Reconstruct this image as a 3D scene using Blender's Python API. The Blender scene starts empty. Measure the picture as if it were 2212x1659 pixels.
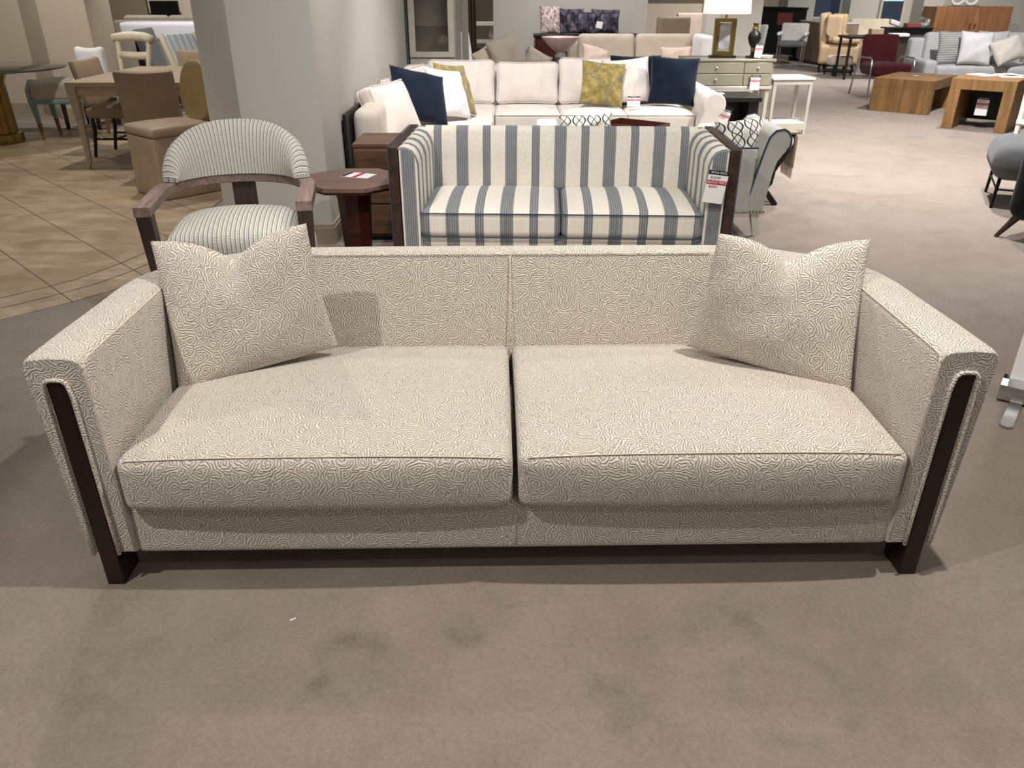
import bpy, bmesh, math, random
from mathutils import Vector, Matrix, Euler
random.seed(7)
PI = math.pi
R = math.radians
SC = bpy.context.scene
COL = SC.collection

# ------------------------------------------------------------------ camera, world, exposure, lights
cam = bpy.data.cameras.new('camera')
cam.sensor_width = 36.0
cam.lens = 36.0 * 1700 / 2212
cam.clip_start = 0.05
cam.clip_end = 100
cam.dof.use_dof = True
cam.dof.focus_distance = 2.5
cam.dof.aperture_fstop = 6.0
camo = bpy.data.objects.new('camera', cam)
COL.objects.link(camo)
camo.location = (0, 0, 1.5)
camo.rotation_euler = (R(90 - 26.75), 0, 0)
SC.camera = camo
SC.view_settings.view_transform = 'Standard'
SC.view_settings.look = 'None'
SC.view_settings.gamma = 1
SC.view_settings.use_curve_mapping = False
SC.view_settings.exposure = 0.0

w = bpy.data.worlds.new('world')
SC.world = w
w.use_nodes = True
w.node_tree.nodes['Background'].inputs[0].default_value = (1.0, 0.97, 0.93, 1)
w.node_tree.nodes['Background'].inputs[1].default_value = 0.165

def spot(x, y, z, tx, ty, power, size=100, blend=.7, rad=.035, col=(1, .93, .84)):
    l = bpy.data.lights.new('ceiling_spot', 'SPOT')
    l.energy = power; l.spot_size = R(size); l.spot_blend = blend; l.shadow_soft_size = rad; l.color = col
    o = bpy.data.objects.new('ceiling_spot', l); COL.objects.link(o)
    o.location = (x, y, z)
    d = Vector((tx - x, ty - y, 0 - z))
    o.rotation_euler = d.to_track_quat('-Z', 'Y').to_euler()
    return o
W1 = (1, .945, .865); W2 = (1, .97, .95)
# over the cream sofa
spot(1.0, 1.66, 3.1, .25, 2.0, 265, 110, .8, .03, W1)
spot(-1.7, .6, 3.1, .2, 2.4, 205, 62, .35, .03, W1)
spot(-1.9, 4.6, 3.2, -.9, 1.8, 120, 72, .6, .04, W1)
spot(.9, -.4, 3.1, .5, 1.6, 40, 110, .8, .05, W1)
# over the loveseat, barrel chair and column
spot(.1, 3.3, 3.2, .3, 4.6, 150, 95, .8, .04, W2)
spot(-1.2, 2.9, 3.2, -1.4, 4.6, 125, 80, .8, .04, W2)
# aisle on the right
spot(3.0, 5.6, 3.2, 3.2, 6.0, 540, 115, .9, .05, W2)
spot(3.7, 7.8, 3.2, 3.8, 8.0, 1050, 120, .9, .05, W2)
spot(2.4, 3.4, 3.2, 2.4, 3.5, 75, 110, .9, .04, W2)
# white sectional
spot(.2, 6.2, 3.3, .3, 7.9, 330, 100, .8, .05, W2)
spot(-.3, 5.2, 3.3, -.9, 6.6, 200, 90, .8, .05, W2)
# far rooms
spot(1.0, 10.6, 3.3, 1.1, 12.0, 300, 110, .8, .06, W2)
spot(2.4, 8.4, 3.3, 2.5, 9.6, 85, 90, .8, .06, W1)
spot(-.5, 13.2, 3.3, -.5, 14.4, 220, 90, .8, .06, W2)  # extra spot, added to brighten the dim gap right of the display cabinet
spot(5.6, 10.0, 3.3, 5.8, 11.5, 500, 120, .8, .06, W2)
spot(7.0, 14.5, 3.3, 7.2, 16.0, 700, 130, .8, .06, W2)
spot(9.8, 17.4, 3.3, 10.2, 20.0, 420, 110, .8, .06, W1)
spot(-3.2, 7.6, 3.3, -3.4, 8.2, 200, 120, .8, .05, W1)
spot(-5.4, 8.9, 3.3, -5.6, 10.2, 190, 120, .8, .05, W1)
spot(-4.6, 11.6, 3.3, -4.9, 13.0, 320, 120, .8, .05, W2)
spot(-6.4, 16.0, 3.3, -6.6, 18.0, 330, 120, .8, .05, W1)
spot(-3.3, 5.0, 3.2, -3.6, 5.0, 180, 84, .8, .05, W1)
spot(3.6, 14.0, 3.3, 3.6, 15.0, 400, 120, .9, .05, W2)

# ------------------------------------------------------------------ materials
def hx(s):
    s = s.lstrip('#')
    r = [int(s[i:i + 2], 16) / 255 for i in (0, 2, 4)]
    return tuple(c / 12.92 if c <= .04045 else ((c + .055) / 1.055) ** 2.4 for c in r) + (1,)

class NT:
    def __init__(s, name):
        s.m = bpy.data.materials.new(name); s.m.use_nodes = True
        s.t = s.m.node_tree; s.n = s.t.nodes; s.b = s.n['Principled BSDF']
    def node(s, typ, **kw):
        n = s.n.new(typ)
        for k, v in kw.items(): setattr(n, k, v)
        return n
    def set(s, sock, v):
        if isinstance(v, bpy.types.NodeSocket): s.t.links.new(v, sock)
        else: sock.default_value = v
    def math(s, op, a, b=0.0, c=0.0):
        n = s.node('ShaderNodeMath', operation=op)
        s.set(n.inputs[0], a); s.set(n.inputs[1], b); s.set(n.inputs[2], c)
        return n.outputs[0]
    def vmath(s, op, a, b=(0, 0, 0), sc=None):
        n = s.node('ShaderNodeVectorMath', operation=op)
        s.set(n.inputs[0], a)
        if sc is not None: s.set(n.inputs['Scale'], sc)
        else: s.set(n.inputs[1], b)
        return n.outputs[0]
    def coord(s, k='Object'):
        return s.node('ShaderNodeTexCoord').outputs[k]
    def mapping(s, v, scale=(1, 1, 1), rot=(0, 0, 0), loc=(0, 0, 0)):
        n = s.node('ShaderNodeMapping')
        s.set(n.inputs[0], v); n.inputs['Scale'].default_value = scale; n.inputs['Rotation'].default_value = rot; n.inputs['Location'].default_value = loc
        return n.outputs[0]
    def noise(s, v, scale, detail=3, rough=.5, dist=0, out=0):
        n = s.node('ShaderNodeTexNoise')
        s.set(n.inputs['Vector'], v); n.inputs['Scale'].default_value = scale; n.inputs['Detail'].default_value = detail
        n.inputs['Roughness'].default_value = rough; n.inputs['Distortion'].default_value = dist
        return n.outputs[out]
    def ramp(s, f, stops, interp='LINEAR'):
        n = s.node('ShaderNodeValToRGB'); s.set(n.inputs[0], f)
        e = n.color_ramp.elements; n.color_ramp.interpolation = interp
        while len(e) < len(stops): e.new(.5)
        for i, (p, c) in enumerate(stops):
            e[i].position = p; e[i].color = c if len(c) == 4 else tuple(c) + (1,)
        return n.outputs[0]
    def mix(s, f, a, b, mode='MIX'):
        n = s.node('ShaderNodeMix', data_type='RGBA', blend_type=mode)
        s.set(n.inputs[0], f); s.set(n.inputs[6], a); s.set(n.inputs[7], b)
        return n.outputs[2]
    def sep(s, v):
        n = s.node('ShaderNodeSeparateXYZ'); s.set(n.inputs[0], v); return n.outputs
    def comb(s, x, y, z=0.0):
        n = s.node('ShaderNodeCombineXYZ'); s.set(n.inputs[0], x); s.set(n.inputs[1], y); s.set(n.inputs[2], z); return n.outputs[0]
    def bump(s, h, strength=.3, dist=.01):
        n = s.node('ShaderNodeBump'); n.inputs['Strength'].default_value = strength; n.inputs['Distance'].default_value = dist
        s.set(n.inputs['Height'], h); s.t.links.new(n.outputs[0], s.b.inputs['Normal'])
    def fin(s, color=None, rough=.7, metal=0, spec=.4, sheen=0, **kw):
        if color is not None: s.set(s.b.inputs['Base Color'], color)
        s.set(s.b.inputs['Roughness'], rough); s.b.inputs['Metallic'].default_value = metal
        s.b.inputs['Specular IOR Level'].default_value = spec
        if sheen: s.b.inputs['Sheen Weight'].default_value = sheen; s.b.inputs['Sheen Roughness'].default_value = .5
        for k, v in kw.items(): s.b.inputs[k.replace('_', ' ')].default_value = v
        return s.m

def plain(name, col, rough=.6, metal=0, spec=.4, var=.06, vs=6., bump=0, bs=200., sheen=0, **kw):
    n = NT(name); c = hx(col); co = n.coord()
    f = n.noise(co, vs, 4)
    d = tuple(x * (1 - var * 2) for x in c[:3]) + (1,); l = tuple(min(1, x * (1 + var)) for x in c[:3]) + (1,)
    colr = n.ramp(f, [(.3, d), (.7, l)])
    if bump: n.bump(n.noise(co, bs, 2), bump, .004)
    return n.fin(colr, rough, metal, spec, sheen, **kw)

def fabric(name, col, var=.05, bs=350., bump=.35, rough=.9):
    return plain(name, col, rough, 0, .15, var, 9., bump, bs, .12)

def wood(name, dark, light, axis=2, scale=5., rough=.45, stretch=14., spec=.4, grain=90):
    n = NT(name); co = n.coord()
    sc = [stretch] * 3; sc[axis] = 1
    v = n.mapping(co, scale=tuple(sc))
    f = n.noise(v, scale * .35, 5, .6, .6)
    g = n.noise(v, grain * .25, 2)
    f2 = n.math('ADD', n.math('MULTIPLY', f, .75), n.math('MULTIPLY', g, .25))
    c = n.ramp(f2, [(.32, hx(dark)), (.68, hx(light))])
    n.bump(g, .12, .002)
    return n.fin(c, rough, 0, spec)

def contour_fabric():
    n = NT('cream_contour_chenille'); uv = n.coord('UV')
    def field(off):
        p = n.vmath('ADD', uv, off)
        return n.math('ADD', n.noise(p, 16.5, 0), n.math('MULTIPLY', n.noise(p, 40, 0), .16))
    e = .001
    f0, fx, fy = field((0, 0, 0)), field((e, 0, 0)), field((0, e, 0))
    ang = n.math('ARCTAN2', n.math('SUBTRACT', fy, f0), n.math('SUBTRACT', fx, f0))
    wob = n.vmath('SCALE', n.vmath('SUBTRACT', n.noise(uv, 70, 1, .5, 0, 1), (.5, .5, .5)), sc=.006)
    gb = n.node('ShaderNodeTexGabor')
    n.set(gb.inputs['Vector'], n.vmath('ADD', uv, wob)); n.set(gb.inputs['Orientation'], ang)
    gb.inputs['Scale'].default_value = 59; gb.inputs['Frequency'].default_value = 2.25; gb.inputs['Anisotropy'].default_value = 1.0
    ring = n.math('PINGPONG', gb.outputs['Phase'], .5)
    fuzz = n.noise(uv, 420, 2); fz2 = n.noise(uv, 170, 2)
    d = n.math('ADD', ring, n.math('MULTIPLY', n.math('SUBTRACT', fuzz, .5), .20))
    d = n.math('ADD', d, n.math('MULTIPLY', n.math('SUBTRACT', fz2, .5), .16))
    k = n.math('MINIMUM', n.math('MAXIMUM', n.math('DIVIDE', d, .34), 0.0), 1.0)
    big = n.noise(uv, 5, 3)
    line = n.ramp(k, [(.0, hx('#877d74')), (.42, hx('#c4bab0')), (.8, hx('#ddd6cb'))])
    c = n.mix(n.math('MULTIPLY', big, .22), line, hx('#c8beb1'))
    n.bump(n.math('ADD', k, n.math('MULTIPLY', fuzz, .3)), .7, .004)
    return n.fin(c, .95, 0, .1, .25)

def stripe_fabric():
    # u = metres across the stripes: wide stripe on 0, narrow stripe half a period away
    n = NT('ivory_blue_grey_stripe'); uv = n.coord('UV')
    x = n.sep(uv)[0]; P = .29
    u = n.math('SUBTRACT', n.math('FLOORED_MODULO', n.math('ADD', x, P / 2), P), P / 2)
    a = n.math('ABSOLUTE', u)
    wide = n.math('LESS_THAN', a, .035)
    nar = n.math('GREATER_THAN', a, P / 2 - .0235)
    m = n.math('MAXIMUM', wide, nar)
    th = n.math('ABSOLUTE', n.math('SUBTRACT', n.math('FLOORED_MODULO', n.math('ADD', u, .0045), .0115), .0045))
    dark = n.math('LESS_THAN', th, .0015)
    hea = n.noise(n.mapping(uv, scale=(900, 220, 1)), 1, 2)
    sc = n.ramp(hea, [(.3, hx('#5f646b')), (.7, hx('#a6a7a5'))])
    sc = n.mix(n.math('MULTIPLY', dark, .8), sc, hx('#3d4350'))
    base = n.ramp(n.noise(uv, 60, 3), [(.3, hx('#d8d1c4')), (.7, hx('#e4ded2'))])
    n.bump(n.noise(uv, 500, 2), .3, .003)
    return n.fin(n.mix(m, base, sc), .9, 0, .15, .1)

def weave_fabric():
    n = NT('grey_ivory_basket_stripe'); uv = n.coord('UV')
    s = n.sep(uv); P = .021
    u = n.math('DIVIDE', n.math('FLOORED_MODULO', s[0], P), P)
    v = n.math('DIVIDE', n.math('FLOORED_MODULO', s[1], .0062), .0062)
    groove = n.math('LESS_THAN', u, .17)
    lane = n.math('FLOORED_MODULO', n.math('MULTIPLY', u, 3.0), 1.0)
    dash = n.math('MULTIPLY', n.math('LESS_THAN', v, .42), n.math('MULTIPLY', n.math('GREATER_THAN', lane, .3), n.math('GREATER_THAN', u, .38)))
    base = n.ramp(n.noise(uv, 140, 2), [(.3, hx('#cfcdc0')), (.7, hx('#e3e0d3'))])
    c = n.mix(n.math('MULTIPLY', dash, .9), base, hx('#45494f'))
    c = n.mix(n.math('MULTIPLY', groove, .9), c, hx('#565b5f'))
    n.bump(n.math('ADD', n.math('MULTIPLY', n.math('SUBTRACT', 1.0, groove), .6), n.math('MULTIPLY', n.math('SUBTRACT', 1.0, dash), .3)), .5, .003)
    return n.fin(c, .9, 0, .15, .1)

def lattice_fabric():
    n = NT('ivory_navy_oval_lattice'); uv = n.coord('UV'); s = n.sep(uv); P = .12
    cell = n.math('SUBTRACT', n.math('FLOORED_MODULO', s[0], P), P / 2)
    wv = n.math('MULTIPLY', n.math('COSINE', n.math('MULTIPLY', s[1], PI / .11)), .05)
    d1 = n.math('ABSOLUTE', n.math('SUBTRACT', n.math('ABSOLUTE', cell), n.math('ABSOLUTE', wv)))
    wv2 = n.math('MULTIPLY', n.math('SINE', n.math('MULTIPLY', s[1], PI / .11)), .032)
    d2 = n.math('ABSOLUTE', n.math('SUBTRACT', n.math('ABSOLUTE', cell), n.math('ABSOLUTE', wv2)))
    m = n.math('MAXIMUM', n.math('LESS_THAN', d1, .006), n.math('LESS_THAN', d2, .004))
    return n.fin(n.mix(m, hx('#d9d4c6'), hx('#2a3348')), .9, 0, .15)

def gold_fabric():
    n = NT('gold_velvet_blue_veins'); uv = n.coord('UV')
    w_ = n.vmath('ADD', uv, n.vmath('SCALE', n.vmath('SUBTRACT', n.noise(uv, 5, 2, .5, 0, 1), (.5, .5, .5)), sc=.12))
    vo = n.node('ShaderNodeTexVoronoi', voronoi_dimensions='2D', feature='DISTANCE_TO_EDGE'); vo.inputs['Scale'].default_value = 4.5
    n.set(vo.inputs['Vector'], w_)
    m = n.math('LESS_THAN', vo.outputs['Distance'], .024)
    base = n.ramp(n.noise(uv, 14, 5, .65), [(.3, hx('#66562b')), (.5, hx('#998548')), (.72, hx('#c3b27c'))])
    return n.fin(n.mix(n.math('MULTIPLY', m, .85), base, hx('#6c7678')), .7, 0, .3, .3)

def blotch(name, stops, sc=18):
    n = NT(name); uv = n.coord('UV')
    return n.fin(n.ramp(n.noise(uv, sc, 4, .6, .8), stops), .8, 0, .2, .1)

def carpet():
    n = NT('taupe_cut_pile_carpet'); co = n.coord()
    big = n.noise(co, 1.1, 4, .6, .5); mid = n.noise(co, 5, 4, .65, .4); fine = n.noise(co, 260, 2); f2 = n.noise(co, 70, 2)
    base = n.ramp(n.math('ADD', n.math('MULTIPLY', big, .5), n.math('MULTIPLY', mid, .5)), [(.34, hx('#7b7066')), (.5, hx('#877c72')), (.66, hx('#91867c'))])
    # worn grey stains: soft ring marks with a shape of their own
    st = n.noise(n.mapping(co, scale=(1, 1.7, 1)), 2.6, 3, .55, 1.2)
    stain = n.ramp(st, [(.60, (0, 0, 0, 1)), (.70, (1, 1, 1, 1))])
    c = n.mix(n.math('MULTIPLY', stain, .28), base, hx('#625b52'))
    s = n.sep(co)
    def ring(x, y, r, wd):
        dx = n.math('SUBTRACT', s[0], x); dy = n.math('SUBTRACT', s[1], y)
        d = n.math('SQRT', n.math('ADD', n.math('MULTIPLY', dx, dx), n.math('MULTIPLY', dy, dy)))
        e = n.math('ABSOLUTE', n.math('SUBTRACT', d, r))
        k = n.math('SUBTRACT', 1.0, n.math('MINIMUM', n.math('DIVIDE', e, wd), 1.0))
        return n.math('MULTIPLY', k, n.ramp(n.noise(co, 9, 4, .65), [(.38, (0, 0, 0, 1)), (.62, (1, 1, 1, 1))]))
    for (x, y, r, wd, a) in ((-.40, 1.43, .085, .055, .85), (.62, 1.60, .02, .10, .7), (.47, 1.57, .01, .07, .7), (-.12, 1.54, .03, .04, .65), (.23, 1.36, .01, .07, .7), (.66, 1.34, .14, .04, .45), (.28, 1.25, .0, .10, .5), (-1.0, 1.35, .0, .13, .75), (.35, 1.5, .0, .05, .6), (-.05, 1.05, .05, .07, .3)):
        c = n.mix(n.math('MULTIPLY', ring(x, y, r, wd), a), c, hx('#5f5a50'))
    c = n.mix(.22, c, n.ramp(n.math('ADD', n.math('MULTIPLY', fine, .6), n.math('MULTIPLY', f2, .4)), [(.35, hx('#5d544d')), (.65, hx('#b3a89d'))]))
    n.bump(n.math('ADD', fine, n.math('MULTIPLY', f2, .6)), .5, .006)
    return n.fin(c, 1.0, 0, .05, .15)

def tiles(border=False):
    n = NT('travertine_border' if border else 'travertine_tile'); co = n.coord()
    f = n.noise(n.mapping(co, scale=(1, 2.0, 1), rot=(0, 0, R(0 if border else 12))), 2.6, 6, .62, .6)
    if border:
        c = n.ramp(f, [(.32, hx('#87765c')), (.5, hx('#a5937a')), (.68, hx('#c2b4a1'))])
    else:
        c = n.ramp(f, [(.32, hx('#8a775f')), (.5, hx('#a08c72')), (.7, hx('#b9a78f'))])
    s = n.sep(co); k = 1 / math.sqrt(2); Q = .4425
    a = n.math('FLOORED_MODULO', n.math('SUBTRACT', n.math('MULTIPLY', n.math('ADD', s[0], s[1]), k), 1.131 - Q / 2), Q)
    b = n.math('FLOORED_MODULO', n.math('SUBTRACT', n.math('MULTIPLY', n.math('SUBTRACT', s[0], s[1]), k), .1), Q)
    ga = n.math('LESS_THAN', n.math('ABSOLUTE', n.math('SUBTRACT', a, Q / 2)), .0045)
    gb = n.math('LESS_THAN', n.math('ABSOLUTE', n.math('SUBTRACT', b, Q / 2)), .002)
    c = n.mix(n.math('MULTIPLY', ga, .8), c, hx('#4d4136'))
    if not border: c = n.mix(n.math('MULTIPLY', gb, .45), c, hx('#5d5040'))
    return n.fin(c, .42, 0, .45)

M = {}
M['contour'] = contour_fabric(); M['stripe'] = stripe_fabric(); M['weave'] = weave_fabric(); M['lattice'] = lattice_fabric(); M['gold'] = gold_fabric()
M['carpet'] = carpet(); M['tile'] = tiles(); M['tile_border'] = tiles(True)
M['grout'] = plain('dark_grout', '#4d4136', .9)
M['espresso'] = wood('espresso_wood', '#160b09', '#301913', 2, 8, .35, 18, .4)
M['walnut'] = wood('walnut_frame', '#241814', '#48352d', 1, 6, .4, 14)
M['driftwood'] = wood('grey_brown_oak', '#62524b', '#9c867c', 1, 7, .5, 16)
M['driftwood_dark'] = wood('dark_oak', '#2c221e', '#4a3a34', 2, 7, .5, 16)
M['redwood'] = wood('mahogany', '#2c1310', '#5b2c22', 0, 6, .35, 12)
M['redwood_top'] = wood('mahogany_top', '#5f463e', '#866a60', 0, 6, .4, 12)
M['brownwood'] = wood('brown_oak_chest', '#4a3526', '#7a5d47', 0, 6, .5, 14)
M['honey'] = wood('honey_oak', '#6a4c2c', '#a57e50', 2, 4, .5, 10)
M['cherry'] = wood('cherry_cabinet', '#7a5036', '#aa7c58', 2, 3, .4, 8)
M['taupewood'] = wood('taupe_sideboard', '#7a6555', '#a58c79', 2, 4, .5, 10)
M['palewood'] = wood('pale_oak', '#a3907a', '#cab8a2', 0, 6, .5, 12)
M['thread'] = fabric('cream_thread', '#d8cdbd')
M['navy_pipe'] = fabric('navy_piping', '#3a4356')
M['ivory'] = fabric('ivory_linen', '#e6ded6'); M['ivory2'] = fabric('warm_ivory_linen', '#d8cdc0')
M['navy'] = fabric('navy_velvet', '#0f1b2c', .1)
M['white'] = fabric('white_linen', '#e9e8ea'); M['cream'] = fabric('cream_linen', '#d9cdb6')
M['beige'] = fabric('beige_linen', '#c4b8a8'); M['blush'] = fabric('blush_linen', '#d3beb0')
M['greyfab'] = fabric('pale_grey_linen', '#c3c2bc'); M['greyblue'] = fabric('grey_blue_chenille', '#c9cbcb')
M['tan'] = plain('tan_leather', '#a5917a', .5, 0, .4); M['taupe_leather'] = plain('taupe_leather', '#9a8872', .5); M['yellow'] = plain('ochre_leather', '#b39b68', .5)
M['maroon'] = fabric('maroon_wool', '#4a1a20', .1); M['wing'] = plain('butterscotch_leather', '#bca483', .5)
M['charcoal'] = fabric('charcoal_wool', '#5b5d5e'); M['black_fab'] = fabric('black_velvet', '#131413')
M['black'] = plain('black_lacquer', '#121110', .4); M['blackmetal'] = plain('black_steel', '#0e0e0f', .45, .6)
M['chrome'] = plain('brushed_steel', '#c2c2c2', .25, 1, var=.02); M['brass'] = plain('aged_brass', '#a08a52', .32, 1, var=.08)
M['champagne'] = plain('champagne_silver_leaf', '#a59f8c', .35, .35, var=.06); M['silver'] = plain('silver_leaf', '#c9c6bb', .35, .35)
M['wall'] = plain('greige_paint', '#cbc6bf', .85, 0, .2, .015, 2); M['wall_warm'] = plain('tan_paint', '#c4b8a5', .85, 0, .2, .015, 2)
M['wall_dark'] = plain('taupe_paint', '#8d806d', .85, 0, .2, .015, 2); M['trimwhite'] = plain('white_trim', '#d8d4cb', .5)
M['base_tan'] = plain('putty_trim', '#a3957f', .5)
M['paint_cream'] = plain('antique_white_lacquer', '#d9d0c3', .4)
M['paper'] = plain('white_card', '#eceaea', .6, var=.01); M['red_ink'] = plain('red_print', '#b3273e', .6, var=.02); M['black_ink'] = plain('black_print', '#16161a', .6, var=.02)
M['blue_frame'] = plain('blue_grey_lacquer', '#8fa3a3', .5); M['woodtip'] = wood('amber_leg', '#7a5524', '#a87d3e', 2)
M['pinkglass'] = plain('pink_alabaster', '#e0cac8', .3, 0, .5); M['greystone'] = plain('grey_marble', '#9a9a9c', .4)
M['brick'] = plain('faded_red_print', '#8a4a45', .8)
M['tv'] = plain('black_screen', '#0b0909', .3); M['bluewin'] = None
M['brown'] = plain('brown_board', '#3f332b', .6); M['green_dark'] = plain('dark_teal_lacquer', '#23302f', .4)

def glass(name, tint, rough=.02, alpha=None):
    n = NT(name)
    n.fin(hx(tint), rough, 0, .5, Transmission_Weight=1.0, IOR=1.45)
    return n.m
M['glass'] = glass('smoked_glass', '#7c837c'); M['clear'] = glass('clear_acrylic', '#f4f6f5', .03)
def emit(name, col, st):
    n = NT(name); n.fin(hx(col), .6); n.b.inputs['Emission Color'].default_value = hx(col); n.b.inputs['Emission Strength'].default_value = st; return n.m
M['shade'] = emit('lit_linen_shade', '#fff0d8', 1.0)
M['bluewin'] = emit('evening_window', '#232b3c', .6)
M['winlit'] = emit('lit_window', '#a9cfd8', .8)

# ------------------------------------------------------------------ mesh helpers
class MB:
    def __init__(s): s.v = []; s.f = []; s.u = {}; s.mi = []
    def add(s, vs, fs, T=None, uv=None, mi=0):
        b = len(s.v)
        for i, p in enumerate(vs):
            p = Vector(p)
            s.v.append(T @ p if T else p)
            if uv: s.u[b + i] = uv[i]
        s.f += [tuple(b + i for i in f) for f in fs]; s.mi += [mi] * len(fs)
        return s
    def box(s, x0, x1, y0, y1, z0, z1, T=None, mi=0):
        vs = [(x, y, z) for z in (z0, z1) for y in (y0, y1) for x in (x0, x1)]
        return s.add(vs, [(0, 2, 3, 1), (4, 5, 7, 6), (0, 1, 5, 4), (2, 6, 7, 3), (0, 4, 6, 2), (1, 3, 7, 5)], T, mi=mi)
    def rbox(s, c, d, r, deform=None, n=8, k=3, T=None):
        hw = [x / 2 for x in d]; r = min(r, min(hw) * .98)
        def ax(h):
            i = h - r
            return [-h + r * (1 - math.cos(j * PI / 2 / k)) * 1.0 for j in range(k)] + [-i + 2 * i * j / n for j in range(n + 1)] + [h - r * (1 - math.cos((k - 1 - j) * PI / 2 / k)) for j in range(k)]
        A = [ax(h) for h in hw]; idx = {}; vs = []; fs = []
        def vert(p):
            q = [max(-(hw[i] - r), min(hw[i] - r, p[i])) for i in range(3)]
            dv = Vector([p[i] - q[i] for i in range(3)])
            if dv.length > 1e-9: dv = dv.normalized() * r
            o = Vector(q) + dv
            key = tuple(round(x, 5) for x in p)
            if key not in idx:
                idx[key] = len(vs)
                if deform: o = deform(o)
                vs.append(Vector(o) + Vector(c))
            return idx[key]
        for a in range(3):
            b, e = (a + 1) % 3, (a + 2) % 3
            for sg in (-1, 1):
                for i in range(len(A[b]) - 1):
                    for j in range(len(A[e]) - 1):
                        q = []
                        for (ii, jj) in ((i, j), (i + 1, j), (i + 1, j + 1), (i, j + 1)):
                            p = [0, 0, 0]; p[a] = sg * hw[a]; p[b] = A[b][ii]; p[e] = A[e][jj]
                            q.append(vert(p))
                        fs.append(tuple(q if sg > 0 else q[::-1]))
        return s.add(vs, fs, T)
    def tube(s, pts, r, n=8, closed=False, T=None, cap=True):
        pts = [Vector(p) for p in pts]; N = len(pts); vs = []; fs = []
        rr = r if isinstance(r, (list, tuple)) else [r] * N
        up = None
        for i, p in enumerate(pts):
            a = pts[(i - 1) % N] if (closed or i > 0) else p
            b = pts[(i + 1) % N] if (closed or i < N - 1) else p
            t = (b - a).normalized()
            if up is None:
                up = Vector((0, 0, 1)) if abs(t.z) < .9 else Vector((1, 0, 0))
            x = up - t * up.dot(t)
            if x.length < 1e-6: x = t.orthogonal()
            x.normalize(); up = x; y = t.cross(x)
            for j in range(n):
                an = 2 * PI * j / n
                vs.append(p + (x * math.cos(an) + y * math.sin(an)) * rr[i])
        for i in range(N if closed else N - 1):
            for j in range(n):
                a = i * n + j; b = i * n + (j + 1) % n; c = ((i + 1) % N) * n + (j + 1) % n; d = ((i + 1) % N) * n + j
                fs.append((a, b, c, d))
        if cap and not closed:
            fs.append(tuple(range(n))[::-1]); fs.append(tuple((N - 1) * n + j for j in range(n)))
        return s.add(vs, fs, T)
    def bar(s, a, b, w0, d0, w1=None, d1=None, T=None):
        # square leg: horizontal w x d sections from a to b
        w1 = w0 if w1 is None else w1; d1 = d0 if d1 is None else d1
        vs = []
        for p, ww, dd in ((a, w0, d0), (b, w1, d1)):
            for sx, sy in ((-1, -1), (1, -1), (1, 1), (-1, 1)): vs.append((p[0] + sx * ww / 2, p[1] + sy * dd / 2, p[2]))
        return s.add(vs, [(3, 2, 1, 0), (4, 5, 6, 7)] + [(i, (i + 1) % 4, 4 + (i + 1) % 4, 4 + i) for i in range(4)], T)
    def lathe(s, prof, n=32, c=(0, 0, 0), T=None):
        vs = []; fs = []
        for r, z in prof:
            for j in range(n): vs.append((c[0] + r * math.cos(2 * PI * j / n), c[1] + r * math.sin(2 * PI * j / n), c[2] + z))
        for i in range(len(prof) - 1):
            for j in range(n):
                fs.append((i * n + j, i * n + (j + 1) % n, (i + 1) * n + (j + 1) % n, (i + 1) * n + j))
        fs.append(tuple(range(n))[::-1]); fs.append(tuple((len(prof) - 1) * n + j for j in range(n)))
        return s.add(vs, fs, T)
    def prism(s, poly, z0, z1, T=None, mi=0):
        n = len(poly)
        vs = [(x, y, z0) for x, y in poly] + [(x, y, z1) for x, y in poly]
        return s.add(vs, [tuple(range(n))[::-1], tuple(range(n, 2 * n))] + [(i, (i + 1) % n, n + (i + 1) % n, n + i) for i in range(n)], T, mi=mi)
    def loft(s, secs, caps=True, T=None, flip=False):
        # secs: list of closed sections (same count); uv = lengths along path and section
        m = len(secs[0]); vs = []; uv = []; fs = []; L = 0
        for i, sec in enumerate(secs):
            sec = [Vector(p) for p in sec]
            if i:
                L += sum((sec[j] - prev[j]).length for j in range(m)) / m
            sec2 = sec + [sec[0]]; a = 0
            for j, p in enumerate(sec2):
                if j: a += (p - sec2[j - 1]).length
                vs.append(p); uv.append((L, a))
            prev = sec
        k = m + 1
        for i in range(len(secs) - 1):
            for j in range(m):
                q = (i * k + j, i * k + j + 1, (i + 1) * k + j + 1, (i + 1) * k + j)
                fs.append(q if not flip else q[::-1])
        if caps:
            for i in (0, len(secs) - 1):
                b = len(vs); vs += [Vector(p) for p in secs[i]]
                c0 = vs[b]
                ax = (Vector(secs[i][m // 2]) - c0).normalized()
                for p in secs[i]:
                    p = Vector(p); uv.append((p.x * 1.0 + p.y, p.z))
                f = tuple(range(b, b + m)); first = (i == 0)
                fs.append(f[::-1] if first != flip else f)
        return s.add(vs, fs, T, uv)
    def build(s, name, mat, parent=None, bevel=0, smooth=40, uv=None, seg=2, sub=0):
        me = bpy.data.meshes.new(name)
        me.from_pydata([tuple(p) for p in s.v], [], s.f)
        mats = mat if isinstance(mat, (list, tuple)) else [mat]
        for m in mats: me.materials.append(M[m] if isinstance(m, str) else m)
        if len(mats) > 1:
            for p, i in zip(me.polygons, s.mi): p.material_index = i
        ul = me.uv_layers.new(name='uv')
        for p in me.polygons:
            nrm = p.normal; a = max(range(3), key=lambda i: abs(nrm[i]))
            for li in p.loop_indices:
                vi = me.loops[li].vertex_index; co = me.vertices[vi].co
                if vi in s.u: ul.data[li].uv = s.u[vi]
                elif uv: ul.data[li].uv = uv(co, nrm)
                else: ul.data[li].uv = (co.y, co.z) if a == 0 else ((co.x, co.z) if a == 1 else (co.x, co.y))
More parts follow.
